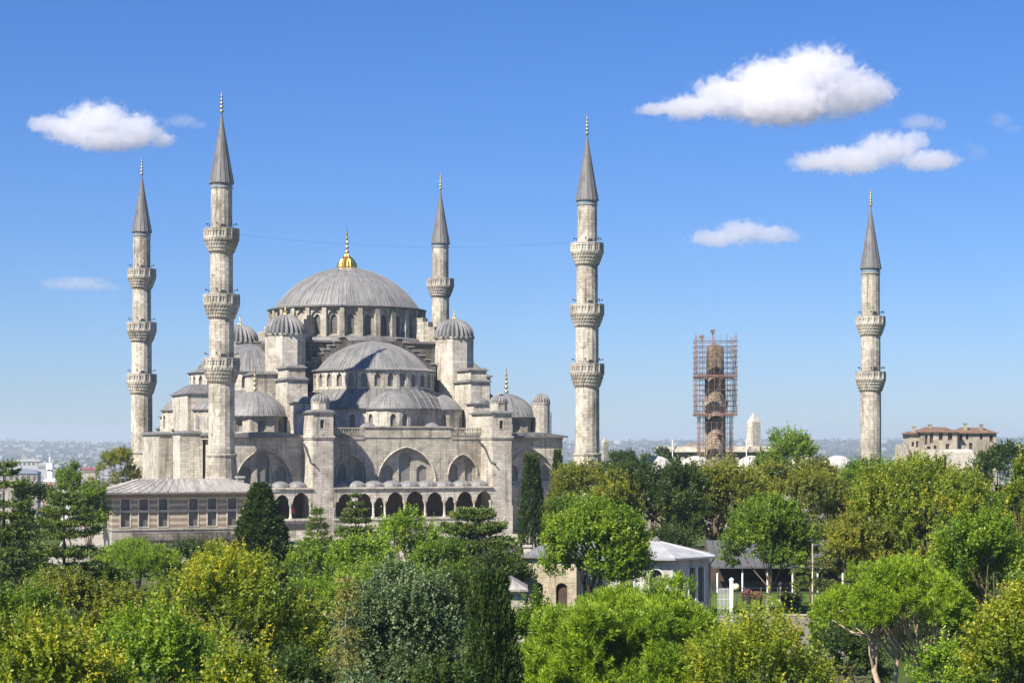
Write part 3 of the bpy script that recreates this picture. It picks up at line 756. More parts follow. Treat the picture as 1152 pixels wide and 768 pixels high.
# ---- scaffold
def scaffold():
    X = (804.5 - CXP) / FPX * YS
    root = empty('scaffold', (X, YS, 0)); tag(root, 'tall rusty tube scaffold round the truncated minaret', 'scaffold')
    iron = plain('rusty_scaffold_tube', (.17, .11, .09), .6, .3, .4, 3); deck = plain('scaffold_plank', (.20, .12, .09), .8)
    rnd = random.Random(4)
    def stage(h0, h1, hw, name):
        m = MB(); n = 7 if hw > 3.8 else 6
        xs_ = [-hw + 2 * hw * k / n for k in range(n + 1)]
        for i, a in enumerate(xs_):
            for j, b in enumerate(xs_):
                if i in (0, n) or j in (0, n) or i in (1, n - 1) and j in (1, n - 1):
                    m.tube([(a, b, h0), (a, b, h1 + rnd.uniform(-.2, 1.0))], .036, 4)
        z = h0 + .5
        while z < h1:
            for b in (xs_[0], xs_[1], xs_[-2], xs_[-1]):
                m.tube([(-hw - .3, b, z), (hw + .3, b, z)], .034, 4); m.tube([(b, -hw - .3, z), (b, hw + .3, z)], .034, 4)
            z += 1.05
        for b in (-hw, hw):
            for k in range(n):
                a0, a1 = (xs_[k], xs_[k + 1]) if k % 2 else (xs_[k + 1], xs_[k])
                zz = h0 + (h1 - h0) * ((k * .37) % .6); m.tube([(a0, b, zz), (a1, b, zz + 2.4)], .04, 4); m.tube([(b, a0, zz), (b, a1, zz + 2.4)], .04, 4)
        m.build(name, iron, root)
    stage(10.5, 19.6, 3.2, 'lower_stage'); stage(20.1, 27.2, 3.9, 'middle_stage'); stage(27.7, 35.3, 3.9, 'upper_stage')
    for z, hw in ((19.7, 4.05), (27.3, 4.05)):
        m = MB()
        for k in range(9):
            a = -hw + 2 * hw * k / 9; g = .93 * 2 * hw / 9
            for (b0, b1) in ((-hw, -2.1), (2.1, hw)):
                m.box((a, b0, z), (a + g, b1, z + .12)); 
                m.box((b0, a, z + .125), (b1, a + g, z + .24))
        for b in (-hw, hw): m.box((-hw, b - .03, z + .25), (hw, b + .03, z + .5))
        m.build('deck', deck, root)
    for z, sx, sy in ((13.2, -1, -1), (16.0, 1, -1), (23.0, -1, -1), (24.9, 1, -1), (30.6, -1, -1), (32.7, 1, -1)):
        hw = 3.2 if z < 19 else 3.9; m = MB()
        for k in range(4): m.box((min(0, sx * hw), sy * hw + k * .34, z), (max(0, sx * hw), sy * hw + k * .34 + .3, z + .07))
        m.build('plank_run', deck, root)
    for z0, z1, x in ((10.5, 16, -1.6), (20, 26, 1.4), (28, 33, -1.2)):
        m = MB(); m.tube([(x, -3.6, z0), (x + .9, -3.6, z1)], .05, 4); m.tube([(x + .5, -3.6, z0), (x + 1.4, -3.6, z1)], .05, 4)
        for k in range(14): q = (k + .5) / 14; m.tube([(x + .9 * q, -3.6, z0 + (z1 - z0) * q), (x + .5 + .9 * q, -3.6, z0 + (z1 - z0) * q)], .03, 4)
        m.build('ladder', iron, root)
    m = MB(); m.tube([(-.5, -.5, 33), (-.5, -.5, 36.6)], .12, 6); m.tube([(-2.6, 0, 33), (-2.6, 0, 36.0)], .10, 6); m.box((-3.1, -.4, 35.2), (-2.2, .4, 35.7)); m.box((-.9, -.9, 36.2), (-.1, -.1, 36.9))
    m.build('hoist_mast', iron, root)
m = MB(); m.revolve([(1.8, 27.3), (1.7, 33.4), (1.3, 33.6), (.1, 34.2)], n=12, sm=True); m.build('inner_core', stone('brown_core_stone', (.30, .25, .20), (.22, .18, .14), (.5, .46, .42), .6, .4, .9, .6), stub)
scaffold()
# cable strung between the two front minarets
m = MB(); pa = Vector(at(261, 263, 288.3)); pb = Vector(at(648, 272, 308.9)); pts = []
for k in range(25):
    t_ = k / 24; p = pa.lerp(pb, t_); p.z -= 1.35 * (1 - (2 * t_ - 1) ** 2); pts.append(p)
m.tube(pts, .010, 4)
tag(m.build('lamp_cable', M['iron']), 'thin dark cable strung across the sky between the two front minarets', 'cable')

# ------------------------------------------------------------------ royal pavilion in front of the left minaret
def pavilion():
    v0 = -22.0; u0 = uz(126, 580, v0)[0]; u1 = u0 + 21.6; v1 = v0 + 8.0
    root = empty('pavilion', (X0, Y0, 0), TH); tag(root, 'low striped stone pavilion with a wide lead hip roof below the left minaret', 'pavilion')
    t = NT('striped_stone_and_brick'); uv = t.uv(); sp = t.n('SeparateXYZ'); t.l(uv, sp.inputs[0])
    fr = t.math('FRACT', t.math('MULTIPLY', sp.outputs[1], 1 / .82))
    band = t.math('GREATER_THAN', fr, .45)
    br = t.n('TexBrick'); t.l(uv, br.inputs['Vector']); br.inputs['Brick Width'].default_value = .5; br.inputs['Row Height'].default_value = .12; br.inputs['Scale'].default_value = 1; br.inputs['Mortar Size'].default_value = .015
    br.inputs['Color1'].default_value = (.26, .19, .13, 1); br.inputs['Color2'].default_value = (.20, .155, .11, 1); br.inputs['Mortar'].default_value = (.30, .26, .21, 1)
    col = t.mix(band, (.40, .365, .30), br.outputs['Color'])
    col = t.mix(.7, col, t.ramp(t.noise(t.obj(), .9, 5, .65), [(.3, (.65, .64, .62)), (.7, (1.15, 1.12, 1.08))]), 'MULTIPLY')
    striped = t.bsdf(col, .9, .15, br.outputs['Fac'], .3, .03)
    zs0, zs1 = 2.6, 7.44
    m = MB(); panes = []
    wl = Wall((u0, v0), (u1, v0))
    ops = []
    for k, x in enumerate([141, 161.5, 183.5, 217.5, 238.5, 261]):
        a = uz(x, 580, v0)[0] - u0
        ops.append((rectp(a - .62, a + .62, 3.0, 4.95), .32, None, 0, 'glass_dark'))
        ops.append((rectp(a - .58, a + .58, 5.25, 6.75), .32, None, 0, 'glass_dark'))
    wl.full(m, zs0, zs1, ops, panes)
    w2 = Wall((u0, v1), (u0, v0)); ops2 = []
    for a in (2.2, 5.2):
        ops2.append((rectp(a - .6, a + .6, 3.0, 4.95), .3, None, 0, 'glass_dark'))
    w2.full(m, zs0, zs1, ops2, panes)
    m.face([(u1, v0, zs0), (u1, v1, zs0), (u1, v1, zs1), (u1, v0, zs1)]); m.face([(u1, v1, zs0), (u0, v1, zs0), (u0, v1, zs1), (u1, v1, zs1)])
    wo_ = m.build('upper_wall', striped, root); make_panes(panes, wo_)
    for (s, ol, dp, pm) in panes:
        m = MB(); a0, a1, z0, z1 = ol[0][0], ol[1][0], ol[0][1], ol[2][1]
        for (b0, b1, c0, c1) in ((a0 - .16, a0, z0 - .14, z1 + .14), (a1, a1 + .16, z0 - .14, z1 + .14), (a0, a1, z0 - .14, z0), (a0, a1, z1, z1 + .14)):
            f, g = s.mp(-.05), s.mp(.02)
            P = [(b0, c0), (b1, c0), (b1, c1), (b0, c1)]; m.face([f(*p) for p in P])
            for k in range(4): m.face([f(*P[k]), f(*P[(k + 1) % 4]), g(*P[(k + 1) % 4]), g(*P[k])])
        m.build('window_frame', M['stone'], wo_)
    m = MB(); m.box((u0, v0 + .001, 0), (u1, v1, zs0)); m.box((u0 - .1, v0 - .1, zs0 - .12), (u1 + .1, v1 + .1, zs0 + .1))
    m.build('base_wall', stone('pavilion_base_stone', (.42, .39, .33), (.36, .335, .29), (.6, .58, .55)), root)
    m = MB(); m.box((u0 + 2.6, v0 - .9, 1.15), (u0 + 16.2, v0 - .003, 1.5)); m.box((u0 + 2.6, v0 - .85, 1.503), (u0 + 16.2, v0 - .11, 2.2), top=.1)
    for k in range(18): m.box((u0 + 2.8 + k * .75, v0 - .7, .75), (u0 + 3.1 + k * .75, v0 - .05, 1.15))
    m.build('corbelled_ledge', M['stone_old'], root)
    # hip roof
    e = 1.35; x0, y0_, x1, y1_ = u0 - e - .6, v0 - e, u1 + e, v1 + e; zr0, zr1 = 7.45, 9.15
    m = MB(); A = [(x0, y0_), (x1, y0_), (x1, y1_), (x0, y1_)]; ix = 6.2; B = [(x0 + ix, (y0_ + y1_) / 2 - 1.2), (x1 - ix, (y0_ + y1_) / 2 - 1.2), (x1 - ix, (y0_ + y1_) / 2 + 1.2), (x0 + ix, (y0_ + y1_) / 2 + 1.2)]
    N_ = 6
    def cur(k): t_ = k / N_; return zr0 + .22 + (zr1 - zr0) * (t_ ** 1.25)
    for s in range(4):
        a, b, c, d = A[s], A[(s + 1) % 4], B[(s + 1) % 4], B[s]
        for k in range(N_):
            t0, t1 = k / N_, (k + 1) / N_
            P = lambda p, q, t_, z: (p[0] + (q[0] - p[0]) * t_, p[1] + (q[1] - p[1]) * t_, z)
            m.face([P(a, d, t0, cur(k)), P(b, c, t0, cur(k)), P(b, c, t1, cur(k + 1)), P(a, d, t1, cur(k + 1))])
        # standing seams
        Ls = math.hypot(b[0] - a[0], b[1] - a[1]); n = int(Ls / 1.25)
        for j in range(n + 1):
            f = j / n
            pts = []
            for k in range(N_ + 1):
                t_ = k / N_; pts.append((a[0] + (b[0] - a[0]) * f + ((d[0] + (c[0] - d[0]) * f) - (a[0] + (b[0] - a[0]) * f)) * t_, a[1] + (b[1] - a[1]) * f + ((d[1] + (c[1] - d[1]) * f) - (a[1] + (b[1] - a[1]) * f)) * t_, cur(k) + .03))
            m.tube(pts, .045, 4, False)
    m.face([(*p, cur(N_)) for p in B])
    ro = m.build('roof', M['lead_pale'], root)
    m = MB(); m.box((x0, y0_, zr0), (x1, y1_, zr0 + .21)); m.build('eave', M['lead_dark'], ro)
    m = MB(); cu_, cv_ = uz(270, 545, v1 - 1)[0], v1 - 1
    m.box((cu_ - .45, cv_ - .45, 8), (cu_ + .45, cv_ + .45, 9.4)); m.box((cu_ - .6, cv_ - .6, 9.4), (cu_ + .6, cv_ + .6, 9.65)); m.build('chimney', M['stone'], ro)
pavilion()

# ------------------------------------------------------------------ courtyard right of the hall
M['pale_dome'] = lead('pale_dome_lead', (.50, .485, .46), .75)
def courtyard():
    root = empty('courtyard', (X0, Y0, 0), TH); tag(root, 'courtyard arcade of the mosque with white domes, mostly hidden behind olive trees', 'courtyard')
    m = MB(); panes = []; wl = Wall((61.5, 3), (109, 3))
    ops = [(arch(3 + 5.1 * k, 2.6, 3.0, 6.5, 8.0), .4, [arch(3 + 5.1 * k, 1.5, 3.6, 6.2, 7.0)], .3, 'glass_dark') for k in range(9)]
    wl.full(m, 0, 9.3, ops, panes); m.box((61.5, 3.6, 0), (109, 9.5, 9.25)); m.box((61.3, 2.6, 9.28), (109.2, 9.8, 9.6))
    o = m.build('wall', M['stone'], root); make_panes(panes, o)
    for x in (738, 783, 846, 905, 942):
        u = uz(x, 515, 6.3)[0]
        m = MB(); m.revolve([(2.75, 9.6), (2.75, 10.1)] + cap(2.7, 2.1, 10.1, 8), c=(u, 6.3), angs=ribbed(18, .014, .12), uvr=2.7); m.build('dome', M['pale_dome'], root)
courtyard()

# ------------------------------------------------------------------ buildings behind
def low_hall():
    Y = 405.0; x0 = at(742, 510, Y)[0]; x1 = at(872, 510, Y)[0]
    root = empty('gallery_building', ((x0 + x1) / 2, Y, 0)); tag(root, 'long low grey building with a flat roof behind the scaffolded minaret', 'building'); hw = (x1 - x0) / 2
    m = MB(); panes = []; wl = Wall((-hw, 0), (hw, 0)); ops = []
    k = -hw + 2
    while k < hw - 1.5:
        ops.append((rectp(k + hw - .55, k + hw + .55, 10.1, 11.6), .3, None, 0, 'glass_dark')); k += 1.9
    wl.full(m, 0, 12.4, ops, panes); m.box((-hw, .5, 0), (hw, 9, 12.38)); o = m.build('wall', M['stone_grey'], root); make_panes(panes, o)
    m = MB(); m.box((-hw - .6, -.8, 12.4), (hw + .6, 9.5, 13.6), top=.9); m.box((-hw + 6, 2, 13.6), (-hw + 9, 6, 14.3)); m.build('roof', M['stone_grey'], root)
    m = MB()
    for x in (-9.5, -1.5, 6): m.tube([(x, -1, 8), (x, -1, 15.0)], .09, 6)
    m.build('mast', M['white'], root)
low_hall()
def obelisk(x, y, w_, Y, label, mat):
    X, _, zt = at(x, y, Y); h = w_ / 2 * Y / FPX
    m = MB(); m.prism([(-h, -h), (h, -h), (h, h), (-h, h)], 0, zt - h * 1.6, .82); m.prism([(-h * .82, -h * .82), (h * .82, -h * .82), (h * .82, h * .82), (-h * .82, h * .82)], zt - h * 1.6, zt, .05)
    o = m.build('obelisk', M[mat], None, (X, Y, 0)); o.rotation_euler = (0, 0, .5); tag(o, label, 'obelisk')
obelisk(848, 464, 13, 480, 'pale stone obelisk standing right of the scaffolded minaret', 'stone')
obelisk(680.5, 491, 7.5, 520, 'small pale stone obelisk just right of the right front minaret', 'stone_grey')

def stone_house():
    Y = 420.0; s = Y / FPX
    root = empty('stone_house', (at(1068, 500, Y)[0], Y, 0)); tag(root, 'old brownish stone house with terracotta roofs and dark window openings', 'house')
    t = NT('terracotta_roof'); uv = t.uv(); b = t.n('TexBrick'); t.l(uv, b.inputs['Vector']); b.inputs['Scale'].default_value = 1; b.inputs['Brick Width'].default_value = .3; b.inputs['Row Height'].default_value = .4; b.inputs['Mortar Size'].default_value = .05
    b.inputs['Color1'].default_value = (.215, .15, .11, 1); b.inputs['Color2'].default_value = (.17, .125, .095, 1); b.inputs['Mortar'].default_value = (.14, .075, .05, 1)
    tile = t.bsdf(t.mix(.7, b.outputs['Color'], t.ramp(t.noise(t.obj(), .6, 4), [(.3, (.6, .6, .6)), (.7, (1.2, 1.2, 1.1))]), 'MULTIPLY'), .9, .1)
    wallm = stone('brown_rubble_stone', (.54, .49, .41), (.42, .38, .32), (.58, .55, .5), .5, .25, .8)
    def P(x): return (x - 1068) * s
    def Z(y): return EYE + (HOR - y) * s
    def vol(xa, xb, yt, yr, d0, d1, wins, lab='wing'):
        m = MB(); panes = []; wl = Wall((P(xa), d0), (P(xb), d0))
        ops = [(rectp(P(x) - P(xa) - w2 * s / 2, P(x) - P(xa) + w2 * s / 2, Z(yb_), Z(ya_)), .35, None, 0, 'shade') for (x, w2, ya_, yb_) in wins]
        wl.full(m, 0, Z(yt), ops, panes)
        for a, b_ in (((P(xb), d0), (P(xb), d1)), ((P(xb), d1), (P(xa), d1)), ((P(xa), d1), (P(xa), d0))): Wall(a, b_).full(m, 0, Z(yt), [], panes)
        o = m.build(lab, wallm, root); make_panes(panes, o)
        m = MB(); e = .6; x0, x1, y0_, y1_ = P(xa) - e, P(xb) + e, d0 - e, d1 + e; ix = (x1 - x0) * .28; iy = (y1_ - y0_) * .45; z0, z1 = Z(yt), Z(yr)
        g = [(x0, y0_, z0), (x1, y0_, z0), (x1, y1_, z0), (x0, y1_, z0)]; q = [(x0 + ix, y0_ + iy, z1), (x1 - ix, y0_ + iy, z1), (x1 - ix, y1_ - iy, z1), (x0 + ix, y1_ - iy, z1)]
        for k in range(4): m.face([g[k], g[(k + 1) % 4], q[(k + 1) % 4], q[k]])
        m.face(q); m.face(g[::-1]); m.build('roof', tile, o)
    vol(1036, 1077, 486, 480, 0, 9, [(1042, 3, 489, 500), (1048, 4, 487, 498), (1058.5, 4.5, 486.6, 495), (1069, 5, 487, 495), (1045, 4, 502, 508), (1052, 3, 501, 506), (1066, 4, 499, 505)])
    vol(1077.2, 1123, 487, 480.5, 1.5, 10, [(1083, 3.5, 488, 495), (1090, 3, 488, 494), (1106, 3, 489, 494), (1117, 4, 489, 497), (1094, 4, 498, 506)])
    vol(1024, 1036, 488, 485, 1.0, 8, [(1028, 3, 497, 502), (1033, 2.5, 496, 503)])
    m = MB(); m.box((P(1010), -2, 0), (P(1024), 6, Z(500)), top=.6); m.build('ruined_wall', wallm, root)
    m = MB(); m.box((P(1036), -5, 0), (P(1056), -.05, Z(505))); m.box((P(1060), -6, 0), (P(1088), -.06, Z(508))); m.box((P(1061), -5.9, Z(508) + .003), (P(1087), -.2, Z(505)), top=.3); m.build('white_annex', plain('cream_plaster', (.46, .42, .36), .8), root)
    for x, y in ((1032, 482.5), (1050, 480), (1090, 479), (1108, 480)):
        m = MB(); m.box((P(x) - .35, 3, Z(488)), (P(x) + .35, 3.7, Z(y) + .5)); m.box((P(x) - .45, 2.9, Z(y) + .5), (P(x) + .45, 3.8, Z(y) + .65)); m.build('chimney', wallm, root)
stone_house()

# ------------------------------------------------------------------ foliage
def unit(a): return a / np.maximum(np.linalg.norm(a, axis=-1, keepdims=True), 1e-9)
def emit(P, A, L, m, size, aspect, spread, rng, tint, tipbonus=.12, droop=0.0, t0=0.0, jit=.35):
    """leaves along shoots: P (n,3) bases, A axes, L lengths, m leaves each; returns verts (N,4,3), tints (N)"""
    n = len(P)
    e1 = unit(np.cross(A, np.array([.21, .37, .9]) + rng.normal(size=(n, 3)) * .2)); e2 = np.cross(A, e1)
    j = np.arange(m)[None, :]
    t = t0 + (1 - t0) * np.clip((j + rng.random((n, m))) / m, 0, 1)
    ang = j * 2.39996 + rng.random((n, 1)) * 6.28 + rng.random((n, m)) * .6
    pos = P[:, None, :] + A[:, None, :] * (L[:, None] * t)[..., None]
    pos[..., 2] -= droop * (t ** 2) * L[:, None]
    rad = e1[:, None, :] * np.cos(ang)[..., None] + e2[:, None, :] * np.sin(ang)[..., None]
    sp = (spread * (1.15 - .5 * t))[..., None]
    d = unit(A[:, None, :] * (1 - sp) + rad * sp + rng.normal(size=(n, m, 3)) * jit)
    s = unit(np.cross(d, rng.normal(size=(n, m, 3)) * .8 + np.array([0, 0, 1.0])))
    nm = np.cross(s, d)
    sz = size * (.65 + .6 * rng.random((n, m)))[..., None] * (1.1 - .35 * t)[..., None]
    hw = sz * aspect * .5
    mid = pos + d * sz * .48 - nm * sz * .06
    V = np.stack([pos, mid + s * hw, pos + d * sz, mid - s * hw], axis=2)
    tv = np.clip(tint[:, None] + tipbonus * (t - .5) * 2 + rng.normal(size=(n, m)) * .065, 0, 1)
    return V.reshape(-1, 4, 3), tv.reshape(-1)
def foliage_obj(name, parts, mat, parent):
    V = np.concatenate([p[0] for p in parts]).astype(np.float32); T = np.concatenate([p[1] for p in parts]).astype(np.float32)
    n = len(V); me = bpy.data.meshes.new(name)
    me.vertices.add(n * 4); me.loops.add(n * 4); me.polygons.add(n)
    me.vertices.foreach_set('co', V.ravel()); me.loops.foreach_set('vertex_index', np.arange(n * 4, dtype=np.int32))
    me.polygons.foreach_set('loop_start', np.arange(0, n * 4, 4, dtype=np.int32))
    try: me.polygons.foreach_set('loop_total', np.full(n, 4, dtype=np.int32))
    except Exception: pass
    at_ = me.attributes.new('tint', 'FLOAT', 'FACE'); at_.data.foreach_set('value', T)
    me.materials.append(mat); me.update(calc_edges=True)
    o = bpy.data.objects.new(name, me); COL.objects.link(o); o.parent = parent
    return o
LEAF = {}
def leafmat(key, stops, trans=.42, rough=.5, spec=.42):
    t = NT(key + '_leaves'); a = t.n('Attribute', attribute_name='tint', attribute_type='GEOMETRY')
    ob = t.n('NewGeometry').outputs['Position']; k1 = t.noise(ob, .55, 4, .6); k2 = t.noise(ob, 2.6, 3, .6)
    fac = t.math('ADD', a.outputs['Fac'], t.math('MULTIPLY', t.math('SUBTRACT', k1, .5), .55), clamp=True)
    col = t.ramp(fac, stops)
    col = t.mix(t.math('MULTIPLY', t.ramp(k2, [(.56, (0, 0, 0)), (.72, (1, 1, 1))]), .35), col, (1.35, 1.0, .75), 'MULTIPLY')
    p = t.n('BsdfPrincipled'); t.l(col, p.inputs['Base Color']); p.inputs['Roughness'].default_value = rough; p.inputs['Specular IOR Level'].default_value = spec
    tr = t.n('BsdfTranslucent'); t.l(t.mix(1.0, col, (1.5, 1.45, .7), 'MULTIPLY'), tr.inputs['Color'])
    mx = t.n('MixShader'); mx.inputs[0].default_value = trans
    t.l(p.outputs[0], mx.inputs[1]); t.l(tr.outputs[0], mx.inputs[2]); t.l(mx.outputs[0], t.out.inputs['Surface']); LEAF[key] = t.m
leafmat('yellow', [(0, (0.073, 0.123, 0.0100)), (.45, (0.189, 0.252, 0.0160)), (.75, (0.342, 0.358, 0.0220)), (1, (0.561, 0.470, 0.0300))])
leafmat('olive', [(0, (.075, .105, .013)), (.45, (.175, .205, .022)), (.75, (.27, .275, .03)), (1, (.40, .35, .04))])
leafmat('fresh', [(0, (0.055, 0.118, 0.0080)), (.45, (0.140, 0.241, 0.0140)), (.75, (0.244, 0.347, 0.0200)), (1, (0.439, 0.448, 0.0300))])
leafmat('green', [(0, (0.055, 0.106, 0.0100)), (.5, (0.128, 0.213, 0.0180)), (.8, (0.220, 0.314, 0.0260)), (1, (0.366, 0.426, 0.0350))])
leafmat('deep', [(0, (0.024, 0.052, 0.0100)), (.5, (0.055, 0.095, 0.0180)), (.8, (0.091, 0.140, 0.0220)), (1, (0.146, 0.190, 0.0300))])
leafmat('pine', [(0, (0.073, 0.140, 0.0060)), (.5, (0.165, 0.274, 0.0120)), (.8, (0.256, 0.370, 0.0180)), (1, (0.366, 0.470, 0.0280))], .25)
leafmat('blue', [(0, (0.041, 0.074, 0.0280)), (.5, (0.098, 0.151, 0.0580)), (.8, (0.165, 0.224, 0.0900)), (1, (0.244, 0.302, 0.1300))], .18)
leafmat('cypress', [(0, (.014, .034, .006)), (.5, (.032, .066, .010)), (.8, (.06, .10, .014)), (1, (.10, .14, .02))], .15)
leafmat('cedar', [(0, (0.044, 0.078, 0.0180)), (.5, (0.104, 0.157, 0.0320)), (.8, (0.171, 0.224, 0.0460)), (1, (0.256, 0.302, 0.0700))], .2)
leafmat('dry', [(0, (0.122, 0.146, 0.0350)), (.5, (0.220, 0.224, 0.0550)), (1, (0.342, 0.314, 0.0900))], .25)
leafmat('flower', [(0, (.05, .03, .03)), (.5, (.12, .04, .06)), (1, (.30, .16, .15))], .25)
BARK = {'brown': plain('brown_bark', (.10, .075, .05), .95, .1, .35, 4), 'pine': plain('pinkish_pine_bark', (.42, .32, .24), .9, .1, .35, 3), 'grey': plain('grey_bark', (.16, .14, .11), .95, .1, .3, 4)}

def crown_lobes(rng, k, rx, rz, zc, rl, flat=0.0):
    d = unit(rng.normal(size=(k, 3))); d[:, 2] = np.where(d[:, 2] < -.45, -d[:, 2], d[:, 2])
    q = .62 + .2 * rng.random((k, 1))
    c = d * q * np.array([rx, rx, rz]); c[:, 2] += zc
    r = rl * (.5 + .95 * rng.random(k) ** 1.3)
    ph = rng.random(3) * 6.28; az = np.arctan2(d[:, 1], d[:, 0]); c[:, :2] *= (1 + .16 * np.sin(2 * az + ph[0]) + .12 * np.sin(3 * az + ph[1] + 3 * d[:, 2]))[:, None]; c[:, 2] += .10 * rz * np.sin(3 * az + ph[2])
    return c, r
def shell_shoots(rng, c, r, n, up=.35, out=.5, cen=None, lo=.55):
    w_ = r ** 2; idx = rng.choice(len(c), n, p=w_ / w_.sum())
    d = unit(rng.normal(size=(n, 3)))
    cen = cen if cen is not None else c.mean(0)
    o = unit(c[idx] - cen)
    flip = (d * o).sum(1) < -.35; d[flip] *= -1
    P = c[idx] + d * (r[idx] * (lo + (1.02 - lo) * rng.random(n) ** .6))[:, None] * np.array([1, 1, .85])
    A = unit(d * .65 + o * out + np.array([0, 0, up]) + rng.normal(size=(n, 3)) * .25 + unit(rng.normal(size=(len(c), 3)))[idx] * .35)
    return P, A, idx

def limbs(root, rng, base_pts, r0, tips, name='trunk', bark='brown', n=8, wob=.25):
    m = MB(); m.tube(base_pts, [r0 * (1.15 - .5 * k / (len(base_pts) - 1)) for k in range(len(base_pts))], n)
    for tp in tips:
        k = rng.integers(max(1, len(base_pts) // 2), len(base_pts)); b = np.array(base_pts[k]); tp = np.array(tp); mid = b * .45 + tp * .55 + rng.normal(size=3) * wob - np.array([0, 0, .1 * np.linalg.norm(tp - b)])
        m.tube([b, b * .7 + mid * .3, mid, tp], [r0 * .5, r0 * .42, r0 * .28, r0 * .10], 6)
    return m.build(name, BARK[bark], root)

def broadleaf(root, W, H, cb, pal, seed, n=700, m=16, leaf=.2, shoot=.9, lobes=22, bark='brown', up=.35, trunk_r=None, lr=.30, taper=0.0):
    rng = np.random.default_rng(seed); rx, rz = W / 2, (H - cb) / 2; zc = (H + cb) / 2
    c, r = crown_lobes(rng, lobes, rx, rz, zc, lr * min(rx, rz * 1.3))
    if taper: 
        k = np.clip((c[:, 2] - cb) / (H - cb), 0, 1); c[:, :2] *= (1.15 - taper * k)[:, None]
    P, A, idx = shell_shoots(rng, c, r, n, up, .5, np.array([0, 0, zc - rz * .3]))
    lt = rng.random(len(c)) * .42 + .18
    tint = np.clip(lt[idx] + rng.normal(size=n) * .13, 0, 1)
    top = unit(P - np.array([0, 0, zc]))
    q = P * (5.5 / max(W, 3.0)) + rng.random(3) * 6; g = np.sin(2.1 * q[:, 0] + 1.3 * np.sin(q[:, 2])) * np.sin(2.3 * q[:, 1] + np.sin(1.7 * q[:, 0])) * np.sin(2.6 * q[:, 2] + np.sin(q[:, 1]))
    kp = g < .30 + .25 * rng.random(n); P, A, idx, tint = P[kp], A[kp], idx[kp], tint[kp]; n = len(P)
    L = shoot * (.5 + .8 * rng.random(n))
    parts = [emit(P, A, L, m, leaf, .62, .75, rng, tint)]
    # long tip shoots that break the outline
    k = max(10, n // 10); pi = rng.choice(n, k); pu = P[pi]; keep = pu[:, 2] > zc - rz * .2
    if keep.sum() > 3:
        q = pi[keep]; parts.append(emit(P[q] + A[q] * .2, unit(A[q] + np.array([0, 0, .9])), L[q] * 1.5, m, leaf * .85, .55, .6, rng, np.clip(tint[q] + .2, 0, 1)))
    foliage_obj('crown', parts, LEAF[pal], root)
    tips = c[rng.choice(len(c), min(len(c), 12), replace=False)]
    bp = [(0, 0, -.2), (rng.normal() * .1, rng.normal() * .1, cb * .5 + .1), (rng.normal() * .2, rng.normal() * .2, cb + .2), (rng.normal() * .3, rng.normal() * .3, zc)]
    limbs(root, rng, bp, trunk_r or max(.12, W * .028), tips, bark=bark)

def stone_pine(root, W, H, cb, seed, pal='pine', n=1500, bark='pine', bare=.0, lobes=34):
    rng = np.random.default_rng(seed); rx = W / 2
    a = rng.random(lobes) * 6.283; q = np.sqrt(rng.random(lobes)); 
    hz = (H - cb)
    c = np.stack([np.cos(a) * q * rx * .86, np.sin(a) * q * rx * .86, cb + hz * (.22 + .58 * np.sqrt(np.maximum(0, 1 - q ** 2)) * rng.random(lobes) ** .35 + .05 * rng.normal(size=lobes))], 1)
    r = rx * (.19 + .12 * rng.random(lobes)) * min(1, (60 / lobes) ** .45)
    P, A, idx = shell_shoots(rng, c, r, n, .75, .3, np.array([0, 0, cb - hz * .3]), .7)
    lt = rng.random(lobes) * .3 + .30
    tint = np.clip(lt[idx] + rng.normal(size=n) * .1 + .10 * A[:, 2], 0, 1)
    parts = [emit(P, A, .42 * (.6 + .7 * rng.random(n)), 30, .27, .16, .55, rng, tint, .15, jit=.18)]
    foliage_obj('crown', parts, LEAF[pal], root)
    return c, r, rng

def cypress(root, W, H, pal, seed, n=1500, base=.2, leaf=.2, rag=.12):
    rng = np.random.default_rng(seed); u = rng.random(n) ** .9; z = base + u * (H - base) * .97
    prof = np.sin(np.clip(.15 + .85 * (1 - u), 0, 1) ** .8 * PI / 2) * np.clip((u + .10) / .25, 0, 1) ** .5
    a = rng.random(n) * 6.283; lob = 1 + rag * np.sin(a * 5 + u * 9 + seed) + rag * np.sin(a * 3 - u * 17)
    rr = W / 2 * prof * lob * (.62 + .38 * rng.random(n) ** .5)
    P = np.stack([np.cos(a) * rr, np.sin(a) * rr, z], 1)
    A = unit(np.stack([np.cos(a) * .22, np.sin(a) * .22, np.ones(n)], 1) + rng.normal(size=(n, 3)) * .12)
    tint = np.clip(.45 + .22 * np.sin(a * 5 + u * 9 + seed) + rng.normal(size=n) * .13, 0, 1)
    parts = [emit(P, A, .55 * (.6 + .8 * rng.random(n)), 16, leaf, .38, .35, rng, tint, .15, jit=.15)]
    foliage_obj('crown', parts, LEAF[pal], root)
    m = MB(); m.tube([(0, 0, -.2), (0, 0, H * .4), (0, 0, H * .9)], [W * .06 + .05, W * .04 + .03, .02], 7); m.build('trunk', BARK['brown'], root)

